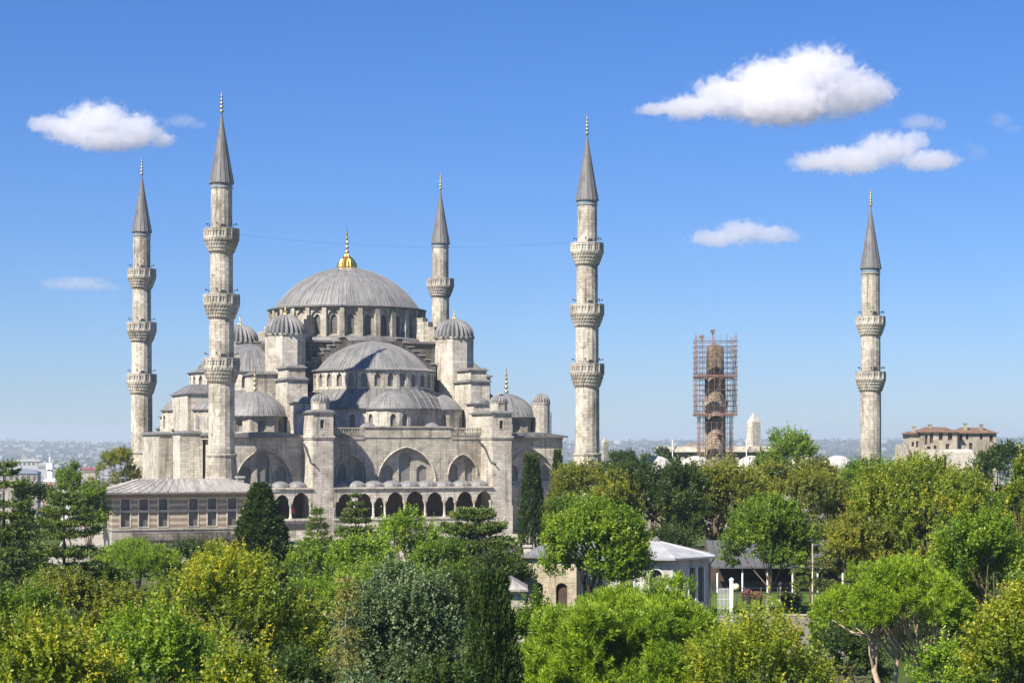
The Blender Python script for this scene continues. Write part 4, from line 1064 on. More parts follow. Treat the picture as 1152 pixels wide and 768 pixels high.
def conifer(root, W, H, pal, seed, cb=.8, levels=16, per=9, sweep=-.15, dens=26, leaf=.2, plate=.5, pw=1.0, asp=.3, up=.25, trunk=.016, bark='brown', gap=0.0, lean=(0, 0)):
    """branches in whorls, each a flat spray: spruce, cedar and fir by their parameters"""
    rng = np.random.default_rng(seed); Ps, As, Ts, Ls = [], [], [], []
    m = MB(); m.tube([(0, 0, -.2), (lean[0] * .4, lean[1] * .4, H * .4), (lean[0], lean[1], H * .98)], [H * trunk * 1.2, H * trunk * .8, .025], 7)
    for k in range(levels):
        u = (k + rng.random() * .7) / levels; z = cb + (H - cb) * u
        rad = W / 2 * ((1 - u) ** pw + .04) * (1 if u > .08 else .75)
        for j in range(per):
            if rng.random() < gap: continue
            a = 6.283 * (j + rng.random() * .8) / per + k * 1.1; Lb = rad * (.70 + .4 * rng.random())
            d = np.array([math.cos(a), math.sin(a), sweep + .25 * (u - .3)]); d /= np.linalg.norm(d); sd_ = np.array([-math.sin(a), math.cos(a), 0])
            b = np.array([lean[0] * u, lean[1] * u, z])
            if Lb > .5: m.tube([b, b + d * Lb * .5, b + d * Lb * .9], [.05 * Lb / 3 + .015, .03 * Lb / 3 + .01, .008], 4)
            n = max(5, int(dens * Lb)); t_ = np.sqrt(rng.random(n)) * .95 + .05; sl = (rng.random(n) - .5) * 2 * plate * Lb * (.25 + .75 * np.sin(np.clip(t_, 0, 1) * PI * .8)) * .55
            p = b + d * (t_ * Lb)[:, None] + sd_ * sl[:, None]; p[:, 2] += rng.normal(size=n) * .05 * Lb - .12 * Lb * (t_ ** 2) * (1 if sweep < 0 else -.6)
            Ps.append(p); As.append(unit(d * .8 + sd_ * np.sign(sl)[:, None] * .55 + np.array([0, 0, up]) + rng.normal(size=(n, 3)) * .22)); Ls.append(.34 + .3 * rng.random(n)); Ts.append(np.full(n, .3 + .3 * rng.random()) + rng.normal(size=n) * .1 + .12 * t_)
    P, A, L, T = map(np.concatenate, (Ps, As, Ls, Ts))
    foliage_obj('crown', [emit(P, A, L, 12, leaf, asp, .5, rng, np.clip(T, 0, 1), .12, jit=.2)], LEAF[pal], root)
    m.build('trunk', BARK[bark], root)

# ------------------------------------------------------------------ trees: (kind of tree, label, group, x, top y, width, distance, options)
def put(name, label, cat, x, Y, group=None):
    X = (x - CXP) / FPX * Y
    o = empty(name, (X, Y, ground_z(X, Y))); tag(o, label, cat, group); return o
def top(y, Y): return EYE + (HOR - y) * Y / FPX
def wid(w_, Y): return w_ * Y / FPX
SEED = [100]
def T(kind, label, x, yt, w_, Y, **k):
    SEED[0] += 1; seed = k.pop('seed', SEED[0]); H, W = top(yt, Y), wid(w_, Y)
    group = k.pop('group', None)
    if kind == 'leafy':
        r = put('broadleaf_tree', label, 'tree', x, Y, group); cb = k.pop('cb', .22); pal = k.pop('pal'); broadleaf(r, W * .92, H * .97, H * cb, pal, seed, **k)
    elif kind == 'bush':
        r = put('bush', label, 'bush', x, Y, group); pal = k.pop('pal'); cb = k.pop('cb', .04); broadleaf(r, W * .92, H * .97, H * cb, pal, seed, **k)
    elif kind == 'cypress': r = put('cypress_tree', label, 'tree', x, Y, group); cypress(r, W, H, k.pop('pal', 'cypress'), seed, **k)
    elif kind in ('cedar', 'fir'):
        r = put(kind + '_tree', label, 'tree', x, Y, group); conifer(r, W, H, k.pop('pal', 'cedar'), seed, **k)
    return r
# row at the bottom of the frame
T('leafy', 'yellow-green leafy tree filling the bottom left corner of the photo', 48, 692, 215, 68, pal='yellow', n=1500, m=18, leaf=.19, lobes=34, cb=.1)
T('leafy', 'mid-green leafy tree at the bottom edge, right of the one in the bottom left corner', 176, 674, 190, 77, pal='fresh', n=1300, m=18, leaf=.2, lobes=30, cb=.1)
T('leafy', 'tall leafy tree with bright yellow shoot tips, in front of the dark cone-shaped conifer', 262, 622, 195, 93, pal='yellow', n=1700, m=18, leaf=.2, lobes=36, cb=.12, up=.5)
T('leafy', 'small mid-green tree at the left edge, between the cedars and the yellow-green corner tree', 12, 660, 105, 92, pal='green', n=700, leaf=.2, cb=.12)
T('bush', 'low yellow-green bush at the bottom edge below the yellow-tipped tree', 262, 725, 120, 60, pal='yellow', n=800, m=16, leaf=.17)
T('leafy', 'dense dark tree between the yellow-tipped tree and the blue-green tree', 335, 672, 110, 97, pal='deep', n=900, m=16, leaf=.2, cb=.1)
T('leafy', 'bright green bushy tree behind the bare drooping conifer', 355, 650, 120, 104, pal='fresh', n=900, m=18, leaf=.19, cb=.1)
T('leafy', 'pale green tree behind the blue-green tree, its rounded top fresh green', 432, 630, 110, 118, pal='fresh', n=1100, m=16, leaf=.2, cb=.15)
T('leafy', 'large soft blue-green tree at the bottom centre left of the columnar cypress', 455, 632, 152, 86, pal='blue', n=2600, m=22, leaf=.17, lobes=50, cb=.02, lr=.27, up=.2)
T('leafy', 'green tree filling the gap between the blue-green tree and the cedar behind it', 500, 640, 80, 112, pal='deep', n=700, m=16, leaf=.2, cb=.1)
T('cypress', 'dark columnar cypress with a ragged top at the bottom centre', 553, 646, 70, 76, n=4200, leaf=.17, rag=.12)
T('leafy', 'narrow green tree squeezed between the columnar cypress and the broad bright pine', 600, 662, 62, 97, pal='green', n=700, leaf=.2, cb=.08)
T('bush', 'bright yellow-green bush at the bottom edge between the two pines', 850, 697, 185, 71, pal='yellow', n=1300, m=20, leaf=.16, lobes=34, up=.8, cb=.05)
T('leafy', 'yellow leafy tree cut by the right edge at the bottom corner', 1148, 652, 130, 76, pal='yellow', n=1400, m=18, leaf=.18, lobes=30, cb=.1)
T('leafy', 'green leafy tree at the right edge behind the umbrella pine', 1112, 580, 128, 122, pal='fresh', n=2200, m=16, leaf=.22, cb=.05, lobes=40)
T('bush', 'low bright green pine shrub right of the umbrella pine trunks', 1062, 728, 80, 84, pal='pine', n=500, m=20, leaf=.17)
T('bush', 'dark green bush below the crown of the umbrella pine', 955, 712, 90, 104, pal='deep', n=500, m=16, leaf=.2)
T('bush', 'dark bush behind the trunks of the umbrella pine', 1070, 690, 120, 112, pal='deep', n=600, m=16, leaf=.2)
# pines
r = put('stone_pine', 'broad bright green pine with a bushy crown at the bottom centre right', 'tree', 708, 84); H, W = top(643, 84), wid(238, 84)
c, rr, rng = stone_pine(r, W * 1.22, H * 1.04, .9, 7, n=7600, lobes=230)
limbs(r, rng, [(0, 0, -.2), (.1, 0, 1.4), (.3, .1, 2.6), (.4, .1, 3.6)], .26, c[::3], bark='pine')
r = put('umbrella_pine', 'umbrella pine with bare forked pinkish trunks at the bottom right', 'tree', 1005, 92); H, W = top(632, 92), wid(172, 92)
c, rr, rng = stone_pine(r, W * .92, H, 5.0, 12, n=2000, lobes=90)
m = MB(); k1 = [(.6, 0, -.2), (.9, 0, 1.6), (1.5, 0, 3.4), (1.7, .1, 5.0), (1.9, .1, 6.6)]; k2 = [(-.2, 0, -.2), (-.4, 0, 2.0), (-.9, .1, 3.6), (-.75, .1, 5.2), (-.8, .2, 6.8)]; k3 = [(.2, .5, -.2), (.1, .6, 2.2), (.3, .6, 4.0), (.0, .6, 6.0)]
for kk, r0 in ((k1, .24), (k2, .17), (k3, .16)):
    m.tube(kk, [r0 * (1.1 - .6 * i / (len(kk) - 1)) for i in range(len(kk))], 9)
for i, tp in enumerate(c):
    kk = (k1, k2, k3)[i % 3] if abs(tp[0]) < 1.2 else (k1 if tp[0] > 0 else k2); b = np.array(kk[2 + i % (len(kk) - 2)]); mid = b * .45 + tp * .55 + rng.normal(size=3) * .22 - np.array([0, 0, .25])
    m.tube([b, b * .72 + mid * .28 + rng.normal(size=3) * .06, mid, tp], [.085, .07, .045, .015], 6)
m.build('trunk', BARK['pine'], r)
r = put('stone_pine', 'small round bright green pine in front of the striped pavilion', 'tree', 153, 185); H, W = top(606, 185), wid(94, 185)
c, rr, rng = stone_pine(r, W * 1.12, H, .4, 15, n=2600, lobes=70)
limbs(r, rng, [(0, 0, -.2), (.2, 0, 1.0), (.4, 0, 2.0), (.5, 0, 3.0)], .3, c[::3], bark='grey')
# conifers
T('fir', 'bare drooping conifer with a thin pale trunk and sparse needles at the bottom', 381, 640, 66, 76, pal='dry', cb=.6, levels=24, per=6, sweep=-.45, dens=15, leaf=.17, plate=.3, asp=.25, up=-.25, bark='grey', trunk=.007, gap=.15, pw=.8, lean=(.35, .1))
T('fir', 'dense dark green cone-shaped conifer in front of the left end of the arcade', 293, 545, 80, 190, pal='cypress', cb=.4, levels=26, per=13, sweep=-.05, dens=30, leaf=.30, plate=.8, pw=.72, asp=.5, up=.5)
T('fir', 'light green sparse conifer right of the dark cone-shaped one', 357, 570, 62, 182, pal='cedar', cb=1.0, levels=15, per=7, sweep=.10, dens=13, leaf=.24, plate=.45, asp=.35)
T('cedar', 'cedar with a pointed top standing before the arcade of the mosque', 400, 556, 64, 205, pal='cedar', cb=1.5, levels=11, per=8, sweep=.02, dens=20, leaf=.28, plate=.7, asp=.4)
T('cedar', 'wide flat-layered cedar in front of the right end of the arcade', 532, 573, 120, 178, pal='cedar', cb=1.0, levels=10, per=10, sweep=.05, dens=26, leaf=.26, plate=.9, pw=.55, asp=.45)
T('cedar', 'tall cedar with layered branches cut by the left edge', 4, 512, 105, 128, pal='cedar', cb=2.4, levels=13, per=8, sweep=.02, dens=20, leaf=.22, plate=.8, pw=.65, asp=.4, gap=.1)
T('cedar', 'layered cedar with a bare thin trunk between the left edge and the pavilion', 72, 552, 92, 138, pal='cedar', cb=3.0, levels=11, per=8, sweep=.02, dens=22, leaf=.22, plate=.8, pw=.5, asp=.4, gap=.08)
T('cypress', 'slim dark pointed cypress right of the arcade beside the last pier', 598, 512, 31, 205, n=1500, leaf=.27, rag=.06)
T('cypress', 'small dark conifer against the shaded wall left of the right front minaret', 627.5, 505, 17, 258, n=600, leaf=.3, rag=.1)
T('fir', 'thin light conifer beside the lamp post behind the lawn', 912, 577, 46, 172, pal='cedar', cb=1.5, levels=13, per=6, sweep=-.1, dens=12, leaf=.22, plate=.5, asp=.35)
# middle rows
T('leafy', 'round green tree with a clear straight trunk standing on the lawn', 866, 564, 88, 162, pal='green', n=2300, m=18, leaf=.27, cb=.20, trunk_r=.16, bark='grey', lobes=60, lr=.36)
T('leafy', 'bright leafy tree in front of the white octagonal kiosk', 668, 566, 108, 138, pal='fresh', n=2900, m=16, leaf=.25, cb=.30, up=.5, lobes=56)
T('leafy', 'big dark green tree behind the kiosk roof', 730, 522, 120, 205, pal='deep', n=1700, lobes=34, m=18, leaf=.34, shoot=1.2, cb=.1)
T('leafy', 'olive-green tree right of the slim cypress, below the right front minaret', 657, 521, 92, 222, pal='olive', n=1000, m=16, leaf=.36, shoot=1.2, cb=.15)
T('leafy', 'green tree low between the slim cypress and the leafy tree at the kiosk', 642, 556, 54, 190, pal='green', n=700, m=16, leaf=.3, cb=.1)
T('leafy', 'yellowish tree between the big dark tree and the leafy tree at the kiosk', 690, 535, 70, 198, pal='olive', n=700, m=16, leaf=.32, cb=.15)
T('leafy', 'brownish olive tree with a dark trunk under the scaffolded minaret', 806, 523, 128, 215, pal='olive', n=2000, m=16, leaf=.36, shoot=1.3, cb=.26, trunk_r=.4, lobes=36)
T('leafy', 'wide dark olive tree behind the round tree on the lawn', 897, 520, 120, 228, pal='olive', n=1900, lobes=34, m=16, leaf=.36, shoot=1.2, cb=.15)
T('leafy', 'green treetop rising above the others left of the lone two-balcony minaret', 893, 489, 96, 290, pal='green', n=800, m=16, leaf=.42, shoot=1.4, cb=.3)
T('leafy', 'green tree at the foot of the lone two-balcony minaret', 985, 514, 98, 252, pal='fresh', n=1000, m=16, leaf=.38, shoot=1.3, cb=.15)
T('leafy', 'huge yellow-olive tree right of the lawn, in front of the stone house', 1036, 521, 206, 165, pal='yellow', n=4200, m=18, leaf=.28, shoot=1.1, lobes=80, cb=.05, lr=.25)
T('leafy', 'low olive tree under the left side of the huge yellow-olive tree', 966, 575, 80, 158, pal='olive', n=1100, m=16, leaf=.28, cb=.1)
T('leafy', 'dark green tree right of the stone house at the right edge', 1122, 492, 84, 240, pal='deep', n=900, m=16, leaf=.38, shoot=1.2, cb=.1)
T('leafy', 'yellow-green tree cut by the right edge at mid height', 1154, 508, 50, 140, pal='yellow', n=700, m=16, leaf=.24, cb=.1)
T('leafy', 'green tree at the right edge below the dark one', 1128, 545, 70, 160, pal='green', n=700, m=16, leaf=.27, cb=.1)
# bushes before the arcade
for x, yt, w_, Y, pal, lb in ((455, 580, 88, 168, 'fresh', 'yellow-green tree in front of the middle arches of the arcade'), (415, 606, 80, 158, 'pine', 'bright green tree left of the one before the middle arches'),
        (498, 608, 70, 150, 'green', 'green tree under the left tips of the flat-layered cedar'), (352, 610, 70, 160, 'green', 'mid-green bush below the light sparse conifer'), (560, 618, 70, 150, 'deep', 'dark green bush under the flat-layered cedar'),
        (395, 632, 70, 140, 'green', 'green bush above the bare drooping conifer'), (216, 613, 46, 200, 'deep', 'small dark shrub right of the round pine at the pavilion'), (240, 618, 44, 172, 'yellow', 'pale yellowish shrub at the right end of the pavilion base')):
    T('leafy' if yt < 609 else 'bush', lb, x, yt, w_, Y, pal=pal, n=800, m=16, leaf=.25, cb=.06)
# undergrowth that closes the gaps between the trunks
for x, yt, w_, Y, pal, lb in ((500, 738, 80, 70, 'deep', 'dark low shrub at the bottom edge left of the columnar cypress'), (345, 728, 90, 68, 'deep', 'dark shrub at the foot of the bare drooping conifer'),
        (420, 748, 80, 64, 'blue', 'low bluish shrub at the bottom edge under the blue-green tree'), (752, 598, 70, 195, 'deep', 'dark bush behind the kiosk roof, under the big dark tree'), (700, 590, 60, 185, 'green', 'green bush left of the kiosk roof'), (850, 598, 80, 232, 'deep', 'dark undergrowth shrub behind the shelter roof'),
        (935, 590, 60, 200, 'olive', 'olive shrub behind the lamp post'), (1000, 640, 70, 140, 'olive', 'olive shrub left under the huge yellow-olive tree'), (1075, 640, 80, 138, 'green', 'green shrub right under the huge yellow-olive tree'), (940, 690, 60, 120, 'green', 'green shrub at the right end of the paved path'),
        (150, 655, 90, 120, 'olive', 'olive shrub in front of the small round pine'), (300, 640, 70, 150, 'deep', 'dark shrub in front of the dark cone-shaped conifer'), (770, 720, 60, 92, 'deep', 'dark shrub at the right foot of the broad bright pine')):
    T('bush', lb, x, yt, w_, Y, pal=pal, n=700, m=16, leaf=.18 if Y < 100 else .28, cb=.02)
# far left
for x, yt, w_, Y, pal, lb in ((130, 499, 56, 330, 'olive', 'yellowish tree directly left of the far left minaret'), (80, 522, 44, 262, 'green', 'green tree with a rounded top between the left cedars and the city behind'),
        (38, 537, 60, 225, 'deep', 'dark tree behind the cedars at the left edge'), (102, 545, 44, 235, 'green', 'green tree left of the pavilion roof'), (112, 640, 60, 150, 'green', 'bush under the layered cedar, left of the round pine'), (20, 610, 70, 180, 'deep', 'dark bush low behind the cedar at the left edge'),
        (70, 640, 80, 120, 'olive', 'olive bush at the feet of the layered cedar')):
    T('leafy' if yt < 600 else 'bush', lb, x, yt, w_, Y, pal=pal, n=700, m=16, leaf=.34 if Y > 200 else .26, cb=.12)
for x, yt, w_, Y, pal, lb in ((700, 500, 40, 360, 'deep', 'dark distant tree right of the small obelisk'), (742, 497, 46, 400, 'deep', 'distant dark treetop at the left end of the low grey building'), (765, 526, 60, 260, 'olive', 'olive tree in front of the courtyard domes'), (848, 525, 60, 262, 'olive', 'olive tree right of the scaffold, before the courtyard domes'), (940, 524, 50, 255, 'green', 'small green tree left of the lone minaret')):
    T('leafy', lb, x, yt, w_, Y, pal=pal, n=600, m=14, leaf=.4, cb=.12)

# ------------------------------------------------------------------ park: lawn, path, kiosk, shelter
def sheet(name, pts, mat, z, kind='structure'):
    m = MB(); m.face([(*p, z) for p in pts]); return tag(m.build(name, mat), kind=kind)
t = NT('mown_lawn'); k1 = t.noise(t.obj(), .9, 5, .7); k2 = t.noise(t.obj(), 9, 4, .7)
lawn_m = t.bsdf(t.mix(.5, t.ramp(k1, [(.3, (.05, .095, .015)), (.7, (.10, .15, .025))]), t.ramp(k2, [(.3, (.6, .6, .6)), (.7, (1.3, 1.3, 1.2))]), 'MULTIPLY'), .95, .1, k2, .5, .05)
path_m = stone('paved_path', (.24, .215, .18), (.20, .18, .155), (.7, .7, .68), .5, .5, .5)
def G(x, y):       # ground point seen at a pixel
    Y = EYE * FPX / (y - HOR); return ((x - CXP) / FPX * Y, Y)
sheet('lawn', [G(780, 692), G(950, 692), G(970, 668), G(790, 668)], lawn_m, .02)
sheet('path', [G(770, 740), G(980, 740), G(960, 693), G(780, 693)], path_m, .012)
sheet('forecourt', [G(40, 640), G(620, 640), G(640, 588), G(90, 588)], stone('pale_forecourt_paving', (.40, .37, .32), (.34, .315, .27), (.75, .74, .72), .9, .9, .4), .008)
m = MB(); a, b = G(780, 692), G(955, 692); m.box((a[0], a[1] - .15, 0), (b[0], a[1], .14)); tag(m.build('kerb', M['stone_grey']), kind='structure')

def kiosk():
    Y = 156.0; s = Y / FPX
    root = empty('kiosk', (at(730, 640, Y)[0], Y, 0)); tag(root, 'long white kiosk with a pale shallow hip roof behind the broad bright pine', 'kiosk')
    def P(x): return (x - 730) * s
    def Z(y): return EYE + (HOR - y) * s
    render = stone('white_painted_masonry', (.52, .51, .475), (.47, .46, .435), (.66, .65, .63), 1.6, .8, .5, .85)
    zt = Z(629.5)
    pts = [(P(640), .3), (P(757), 0), (P(802), 2.9), (P(802), 6.2), (P(757), 9.0), (P(640), 9.0)]
    m = MB(); panes = []
    for k in range(6):
        wl = Wall(pts[k], pts[(k + 1) % 6]); L = wl.L; ops = []
        if k == 0: ops = [(arch(L * q, 1.15, 1.3, zt - 1.4, zt - .75), .28, None, 0, 'glass_dark') for q in (.12, .34, .56, .84)]
        if k == 1: ops = [(arch(L * .2, .85, 1.3, zt - 1.35, zt - .8), .25, None, 0, 'glass_dark'), (rectp(L * .42, L * .62, 1.4, zt - .7), .25, None, 0, 'glass_dark'), (rectp(L * .66, L * .86, 1.4, zt - .7), .25, None, 0, 'glass_dark')]
        wl.full(m, 0, zt, ops, panes)
    o = m.build('wall', render, root); make_panes(panes, o, 'window')
    for (wl, ol, dp, pm) in panes:
        f = MB(); mp = wl.mp(-.03); f.tube([mp(*p) for p in ol + ol[:1]], .06, 4, False); f.build('window_frame', M['white'], o)
    cx, cy = sum(p[0] for p in pts) / 6, sum(p[1] for p in pts) / 6
    e = [(cx + (p[0] - cx) * 1.09, cy + (p[1] - cy) * 1.14) for p in pts]
    m = MB(); m.prism(e, zt, zt + .15)
    r0, r1, zr = (P(668), 4.5), (P(743), 4.5), zt + 1.32
    g = [(*p, zt + .153) for p in e]; a_, b_ = (*r0, zr), (*r1, zr)
    for f in ([g[0], g[1], b_, a_], [g[1], g[2], b_], [g[2], g[3], b_], [g[3], g[4], b_], [g[4], g[5], a_, b_], [g[5], g[0], a_]): m.face(f)
    n = 13
    for k in range(n + 1):
        q = k / n; m.tube([(g[0][0] + (g[1][0] - g[0][0]) * q, g[0][1] + (g[1][1] - g[0][1]) * q, zt + .17), (a_[0] + (b_[0] - a_[0]) * q, 4.5, zr + .02)], .035, 4, False)
    for k in (1, 2, 3, 4): m.tube([(g[k][0], g[k][1], zt + .18), (*r1, zr + .02)], .06, 5, False)
    ro = m.build('roof', plain('pale_sheet_metal', (.33, .335, .345), .5, .4, .25, .7), root)
    m = MB(); m.revolve([(.3, zr - .1), (.32, zr + .15), (.2, zr + .2), (.2, zr + .3), (.01, zr + .38)], n=8, c=r1); m.build('roof_vent', M['lead'], ro)
    m = MB(); m.tube([(*e[2], zt + .02), (pts[2][0] + .06, pts[2][1] - .1, zt - .5), (pts[2][0] + .06, pts[2][1] - .1, 0)], .06, 6); m.build('downpipe', M['lead'], o)
kiosk()
def annex():
    Y = 150.0; s = Y / FPX
    root = empty('stone_shed', (at(612, 640, Y)[0], Y, 0)); tag(root, 'cream stone shed with a flat lead roof left of the white kiosk', 'shed')
    def P(x): return (x - 612) * s
    def Z(y): return EYE + (HOR - y) * s
    wm = stone('cream_shed_stone', (.56, .49, .37), (.50, .44, .34), (.6, .58, .55), .8, .4, .7, .8)
    zt = Z(627); m = MB(); panes = []
    p = [(P(589), 0), (P(648), -1.0), (P(660), 6.5), (P(600), 7.5)]
    for k in range(4):
        wl = Wall(p[k], p[(k + 1) % 4]); ops = [(arch(wl.L * .28, .75, 1.0, 3.2, 3.6), .3, None, 0, 'shade'), (arch(wl.L * .72, .9, 1.0, 3.2, 3.6), .3, None, 0, 'shade')] if k in (0, 3) else []
        wl.full(m, 0, zt, ops, panes)
    o = m.build('wall', wm, root); make_panes(panes, o)
    m = MB(); cc = (sum(q[0] for q in p) / 4, sum(q[1] for q in p) / 4); m.prism([(cc[0] + (q[0] - cc[0]) * 1.1, cc[1] + (q[1] - cc[1]) * 1.1) for q in p], zt, zt + .18); m.prism([(cc[0] + (q[0] - cc[0]) * 1.08, cc[1] + (q[1] - cc[1]) * 1.08) for q in p], zt + .183, zt + .75, .45); m.build('roof', M['lead'], root)
    m = MB(); m.box((P(592) - .2, 1.0, zt + .1), (P(592) + .4, 1.6, zt + .75)); m.box((P(592) - .28, .92, zt + .75), (P(592) + .48, 1.68, zt + .9)); m.build('chimney', M['stone'], root)
annex()
def small_roof(x, y, w_, Y, label):
    X, _, z = at(x, y, Y); hw = w_ / 2 * Y / FPX
    root = empty('ticket_hut', (X, Y, 0)); tag(root, label, 'hut')
    m = MB(); m.box((-hw * .85, 0, 0), (hw * .85, 4, z - .55)); m.box((-hw * .4, -.04, .4), (hw * .1, .01, z - 1.2)); m.build('wall', M['stone_grey'], root)
    m = MB(); m.box((-hw, -.5, z - .55), (hw, 4.5, z - .4)); m.box((-hw + .02, -.48, z - .397), (hw - .02, 4.48, z + .35), top=1.2); m.build('roof', M['lead_pale'], root)
small_roof(572, 656, 44, 140, 'little hut with a pale metal roof left of the cream stone shed')

def shelter():
    Y = 186.0; s = Y / FPX; x0, x1 = at(800, 640, Y)[0], at(955, 640, Y)[0]; hw = (x1 - x0) / 2
    root = empty('shelter', ((x0 + x1) / 2, Y, 0)); tag(root, 'long open shelter with a grey sloping roof behind the lawn', 'shelter')
    m = MB(); a = [(-hw, -.4, 2.35), (hw, -.4, 2.35), (hw, 6, 4.6), (-hw, 6, 4.6)]; b = [(p[0], p[1], p[2] + .14) for p in a]
    m.face(b); m.face(a[::-1])
    for k in range(4): m.face([a[k], a[(k + 1) % 4], b[(k + 1) % 4], b[k]])
    for k in range(20):
        x = -hw + 2 * hw * k / 19; m.tube([(x, -.42, 2.52), (x, 6, 4.77)], .05, 4)
    m.build('roof', plain('grey_corrugated_roof', (.085, .088, .092), .8, .3, .15), root)
    for k in range(6):
        m = MB(); x = -hw + .6 + (2 * hw - 1.2) * k / 5; m.tube([(x, 0, 0), (x, 0, 2.45)], .08, 6); m.build('post', M['white'], root)
    m = MB(); m.box((-hw, 6.1, 0), (hw, 6.3, 4.4)); m.build('back_wall', M['shade'], root)
    m = MB(); m.box((-hw + .3, 1.6, 0), (hw - .3, 2.2, .95)); m.build('counter', M['iron'], root)
shelter()
# white gate panel and post, globe lamp, lamp posts, fence, bollard-like tubs
def gate():
    Y = 157.0; root = empty('gate', (at(823, 687, Y)[0], Y, 0)); tag(root, 'white metal gate panel with a tall white post right of the kiosk', 'gate')
    s = Y / FPX; m = MB(); m.tube([(0, 0, 0), (0, 0, 3.25)], .16, 8); m.revolve([(.2, 3.2), (.2, 3.35), (.01, 3.5)], n=8); m.build('post', M['white'], root)
    m = MB()
    for k in range(9): m.tube([(-.22 - k * .11, 0, .3), (-.22 - k * .11, 0, 2.6)], .025, 5)
    for z in (.35, 1.0, 1.7, 2.55): m.tube([(-.16, 0, z), (-1.15, 0, z)], .035, 5)
    m.build('panel', plain('galvanised_panel', (.36, .37, .38), .5), root)
gate()
def globe_lamp(x, y, Y, label):
    X, _, z = at(x, y, Y); root = empty('globe_lamp', (X, Y, 0)); tag(root, label, 'lamp')
    m = MB(); m.tube([(0, 0, 0), (0, 0, z - .2)], .06, 7); m.build('post', M['iron'], root)
    m = MB(); m.revolve([(.32 * math.cos(-PI / 2 + PI * k / 10) + .001, z + .32 * math.sin(-PI / 2 + PI * k / 10)) for k in range(11)], n=14, sm=True); m.build('globe', plain('cream_globe', (.72, .62, .42), .3, .5, .05), root)
globe_lamp(828, 660, 168, 'cream globe lamp beside the white gate')
def lamp_post(x, yt, Y, label):
    X, _, z = at(x, yt, Y); root = empty('lamp_post', (X, Y, 0)); tag(root, label, 'lamp post')
    m = MB(); m.tube([(0, 0, 0), (0, 0, .6), (0, 0, z - .3)], [.10, .07, .05], 8); m.build('pole', M['stone_grey'], root)
    m = MB(); m.revolve([(.05, z - .35), (.16, z - .25), (.19, z - .05), (.05, z + .05), (.01, z + .1)], n=10); m.build('lamp_head', M['iron'], root)
lamp_post(914, 606, 160, 'tall pale lamp post at the right of the lawn')
lamp_post(878, 655, 170, 'short white post behind the round tree on the lawn')
def park_fence():
    a, b = G(800, 672), G(950, 672); root = empty('park_fence', (a[0], a[1], 0)); tag(root, 'low dark railing along the back of the lawn', 'fence')
    L = b[0] - a[0]; m = MB()
    for z in (.45, .9): m.tube([(0, 0, z), (L, 0, z)], .035, 5)
    m.build('rail', M['iron'], root)
    for k in range(9):
        m = MB(); m.tube([(L * k / 8, 0, 0), (L * k / 8, 0, 1.0)], .05, 6); m.build('post', M['iron'], root)
park_fence()
def flower_tub(x, y, label, pal='flower', r_=.45, hgt=1.0):
    X, Y = G(x, y); root = empty('flower_tub', (X, Y, 0)); tag(root, label, 'plant', 'planted tubs round the lawn')
    m = MB(); m.revolve([(.3, 0), (.42, .5), (.46, .5), (.46, .56), (.4, .56), (.38, .45), (.01, .45)], n=14); m.build('tub', M['stone_old'], root)
    rng = np.random.default_rng(int(x)); n = 60
    d = unit(rng.normal(size=(n, 3))); d[:, 2] = abs(d[:, 2]); P = d * r_ * .6 + np.array([0, 0, .55])
    foliage_obj('flowers', [emit(P, unit(d + np.array([0, 0, .5])), np.full(n, hgt * .5), 12, .14, .7, .8, rng, rng.random(n) * (.5 if x > 870 else 1.0) + (0 if x > 870 else .3))], LEAF[pal], root)
flower_tub(885, 684, 'left of two dark purple flower tubs on the lawn', hgt=1.3)
flower_tub(896, 684.5, 'right one of the dark purple flower tubs, next to the lamp post', hgt=1.3)
flower_tub(840, 679, 'pink flower tub at the left end of the lawn, near the white gate')
flower_tub(852, 680, 'pink flower tub left of the trunk of the round tree', hgt=.8)
